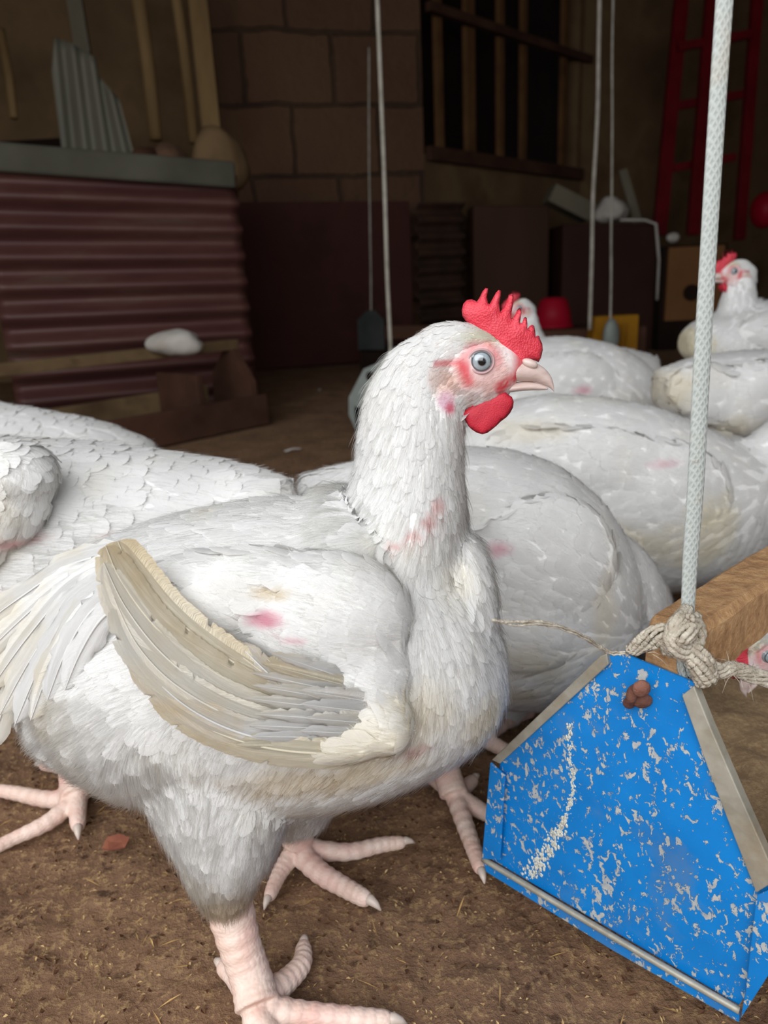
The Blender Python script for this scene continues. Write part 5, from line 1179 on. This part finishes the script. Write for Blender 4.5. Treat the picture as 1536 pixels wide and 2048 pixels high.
E_ = dict(label='white chicken resting beyond the comb of the foreground chicken, below the red basin', Y=1.35, seed=17, vox=.006, smooth=10, q=.3, space=1.3, down=0, lift=.04,
  body=[(900, 760, 850, .04), (960, 705, 870, .07), (1050, 678, 880, .09), (1140, 673, 885, .1), (1220, 688, 890, .095), (1280, 722, 890, .08), (1320, 770, 885, .05)],
  neck=[(1270, 790, 55, .05), (1310, 830, 42, .035), (1330, 880, 34, .028)], head=dict(eye=(1345, 930), ang=-1.2, size=.95),
  flow=[(1320, 840, 1240, 740, .024, .009, 0), (1240, 720, 950, 700, .03, .012, 0), (1250, 850, 1000, 850, .028, .011, 0)], patch=[(1155, 775, 26, 16, PINK, .6), (1220, 820, 60, 50, CREAM, .4)],
  wings=[dict(dy=-.08, blobs=[(1150, 775, 110, 72, .03, -.07, -.2)], flow=[(1250, 790, 1060, 740, .03, .012)], quills=[])])
chicken(E_)
F__ = dict(label='white chicken at the right edge behind the thick rope with a cream stained wing', Y=1.1, seed=19, vox=.005, smooth=12, q=.4, space=1.25, down=0, lift=.045,
  body=[(1312, 742, 800, .02), (1345, 730, 850, .05), (1400, 712, 900, .08), (1470, 703, 915, .095), (1550, 700, 918, .1), (1640, 705, 915, .09), (1710, 740, 890, .06)],
  neck=[(1680, 770, 70, .05), (1720, 700, 46, .036), (1735, 640, 36, .028)], head=dict(eye=(1755, 610), size=.95),
  flow=[(1700, 720, 1500, 705, .03, .011, 0), (1500, 705, 1315, 760, .032, .012, 0), (1600, 850, 1380, 870, .028, .011, 0)], patch=[(1340, 780, 50, 70, CREAM, .8), (1450, 850, 60, 30, CREAM, .7)],
  wings=[dict(dy=-.08, blobs=[(1530, 800, 100, 80, .03, -.075, 0), (1430, 790, 100, 62, .025, -.07, -.3)], flow=[(1620, 790, 1380, 770, .03, .012), (1600, 850, 1420, 850, .03, .011)], quills=[])])
chicken(F__)
G_ = dict(label='white chicken standing upright at the right edge, head turned left beside the thick rope', Y=1.42, seed=23, vox=.004, smooth=6, q=.5, space=1.2, down=3000, downlen=.012, lift=.045,
  body=[(1368, 668, 705, .03), (1390, 645, 728, .055), (1430, 628, 745, .08), (1490, 608, 755, .095), (1560, 598, 755, .095), (1640, 605, 740, .08), (1700, 620, 700, .04)],
  neck=[(1470, 690, 58, .055), (1474, 645, 46, .04), (1476, 610, 37, .032), (1479, 580, 30, .026), (1482, 555, 26, .022)], head=dict(eye=(1463, 543), flip=True, size=.95),
  flow=[(1480, 560, 1480, 640, .018, .005, 0), (1450, 650, 1400, 720, .02, .007, 0), (1520, 605, 1680, 620, .03, .011, 0), (1450, 740, 1640, 730, .03, .01, 0)], patch=[(1400, 700, 50, 60, YELL, 1), (1400, 720, 40, 20, CREAM, .6)],
  wings=[dict(dy=-.07, blobs=[(1560, 665, 90, 45, .03, -.07, 0)], flow=[(1480, 660, 1640, 670, .03, .012)], quills=[])],
  legs=[dict(shank=[py(1500, 740, 1.38, .016), py(1500, 800, 1.38, .011), (np.array([PY(1500, 800, 1.38)[0], 1.38, .016]), .011)], toes=[[(np.array([PY(1500, 800, 1.38)[0] + a, 1.38 + b, .009]), .008) for a, b in ((0, 0), (-.04, -.02 * s_), (-.07, -.03 * s_))] for s_ in (-1, .2, 1.2)], claws=False)])
chicken(G_)
H__ = dict(label='distant white chicken whose head shows right behind the tall red comb', Y=1.6, seed=29, vox=.005, smooth=6, q=.4, space=1.2, down=1500, downlen=.01, lift=.05,
  body=[(1030, 730, 790, .03), (1060, 705, 830, .06), (1110, 692, 850, .085), (1180, 690, 850, .09), (1250, 696, 840, .08), (1310, 715, 800, .04)],
  neck=[(1080, 740, 40, .05), (1066, 700, 32, .036), (1056, 665, 26, .028), (1049, 635, 24, .024)], head=dict(eye=(1034, 617), flip=True, size=.9, yaw=.35),
  flow=[(1050, 620, 1065, 700, .018, .005, 0), (1100, 700, 1290, 700, .03, .012, 0), (1100, 800, 1250, 800, .03, .012, 0)], patch=[])
chicken(H__)
I__ = dict(label='white chicken pecking feed in the trough at the right edge, only its face visible', Y=.5, seed=31, vox=.003, smooth=6, q=.6, space=1.1, down=3000, downlen=.014, lift=.05,
  body=[(1850, 1050, 1250, .04), (1920, 980, 1340, .07), (2040, 950, 1400, .085), (2180, 950, 1400, .085), (2300, 980, 1350, .07), (2400, 1040, 1250, .03)],
  neck=[(1980, 1120, 120, .055), (1850, 1080, 95, .045), (1730, 1090, 78, .036), (1640, 1150, 66, .03), (1592, 1210, 62, .027)], head=dict(eye=(1526, 1300), flip=True, ang=-.95, size=.8),
  flow=[(1600, 1200, 1800, 1080, .018, .005, 0), (1900, 980, 2300, 1000, .03, .011, 0), (1950, 1300, 2250, 1350, .03, .01, 0)], patch=[])
chicken(I__)
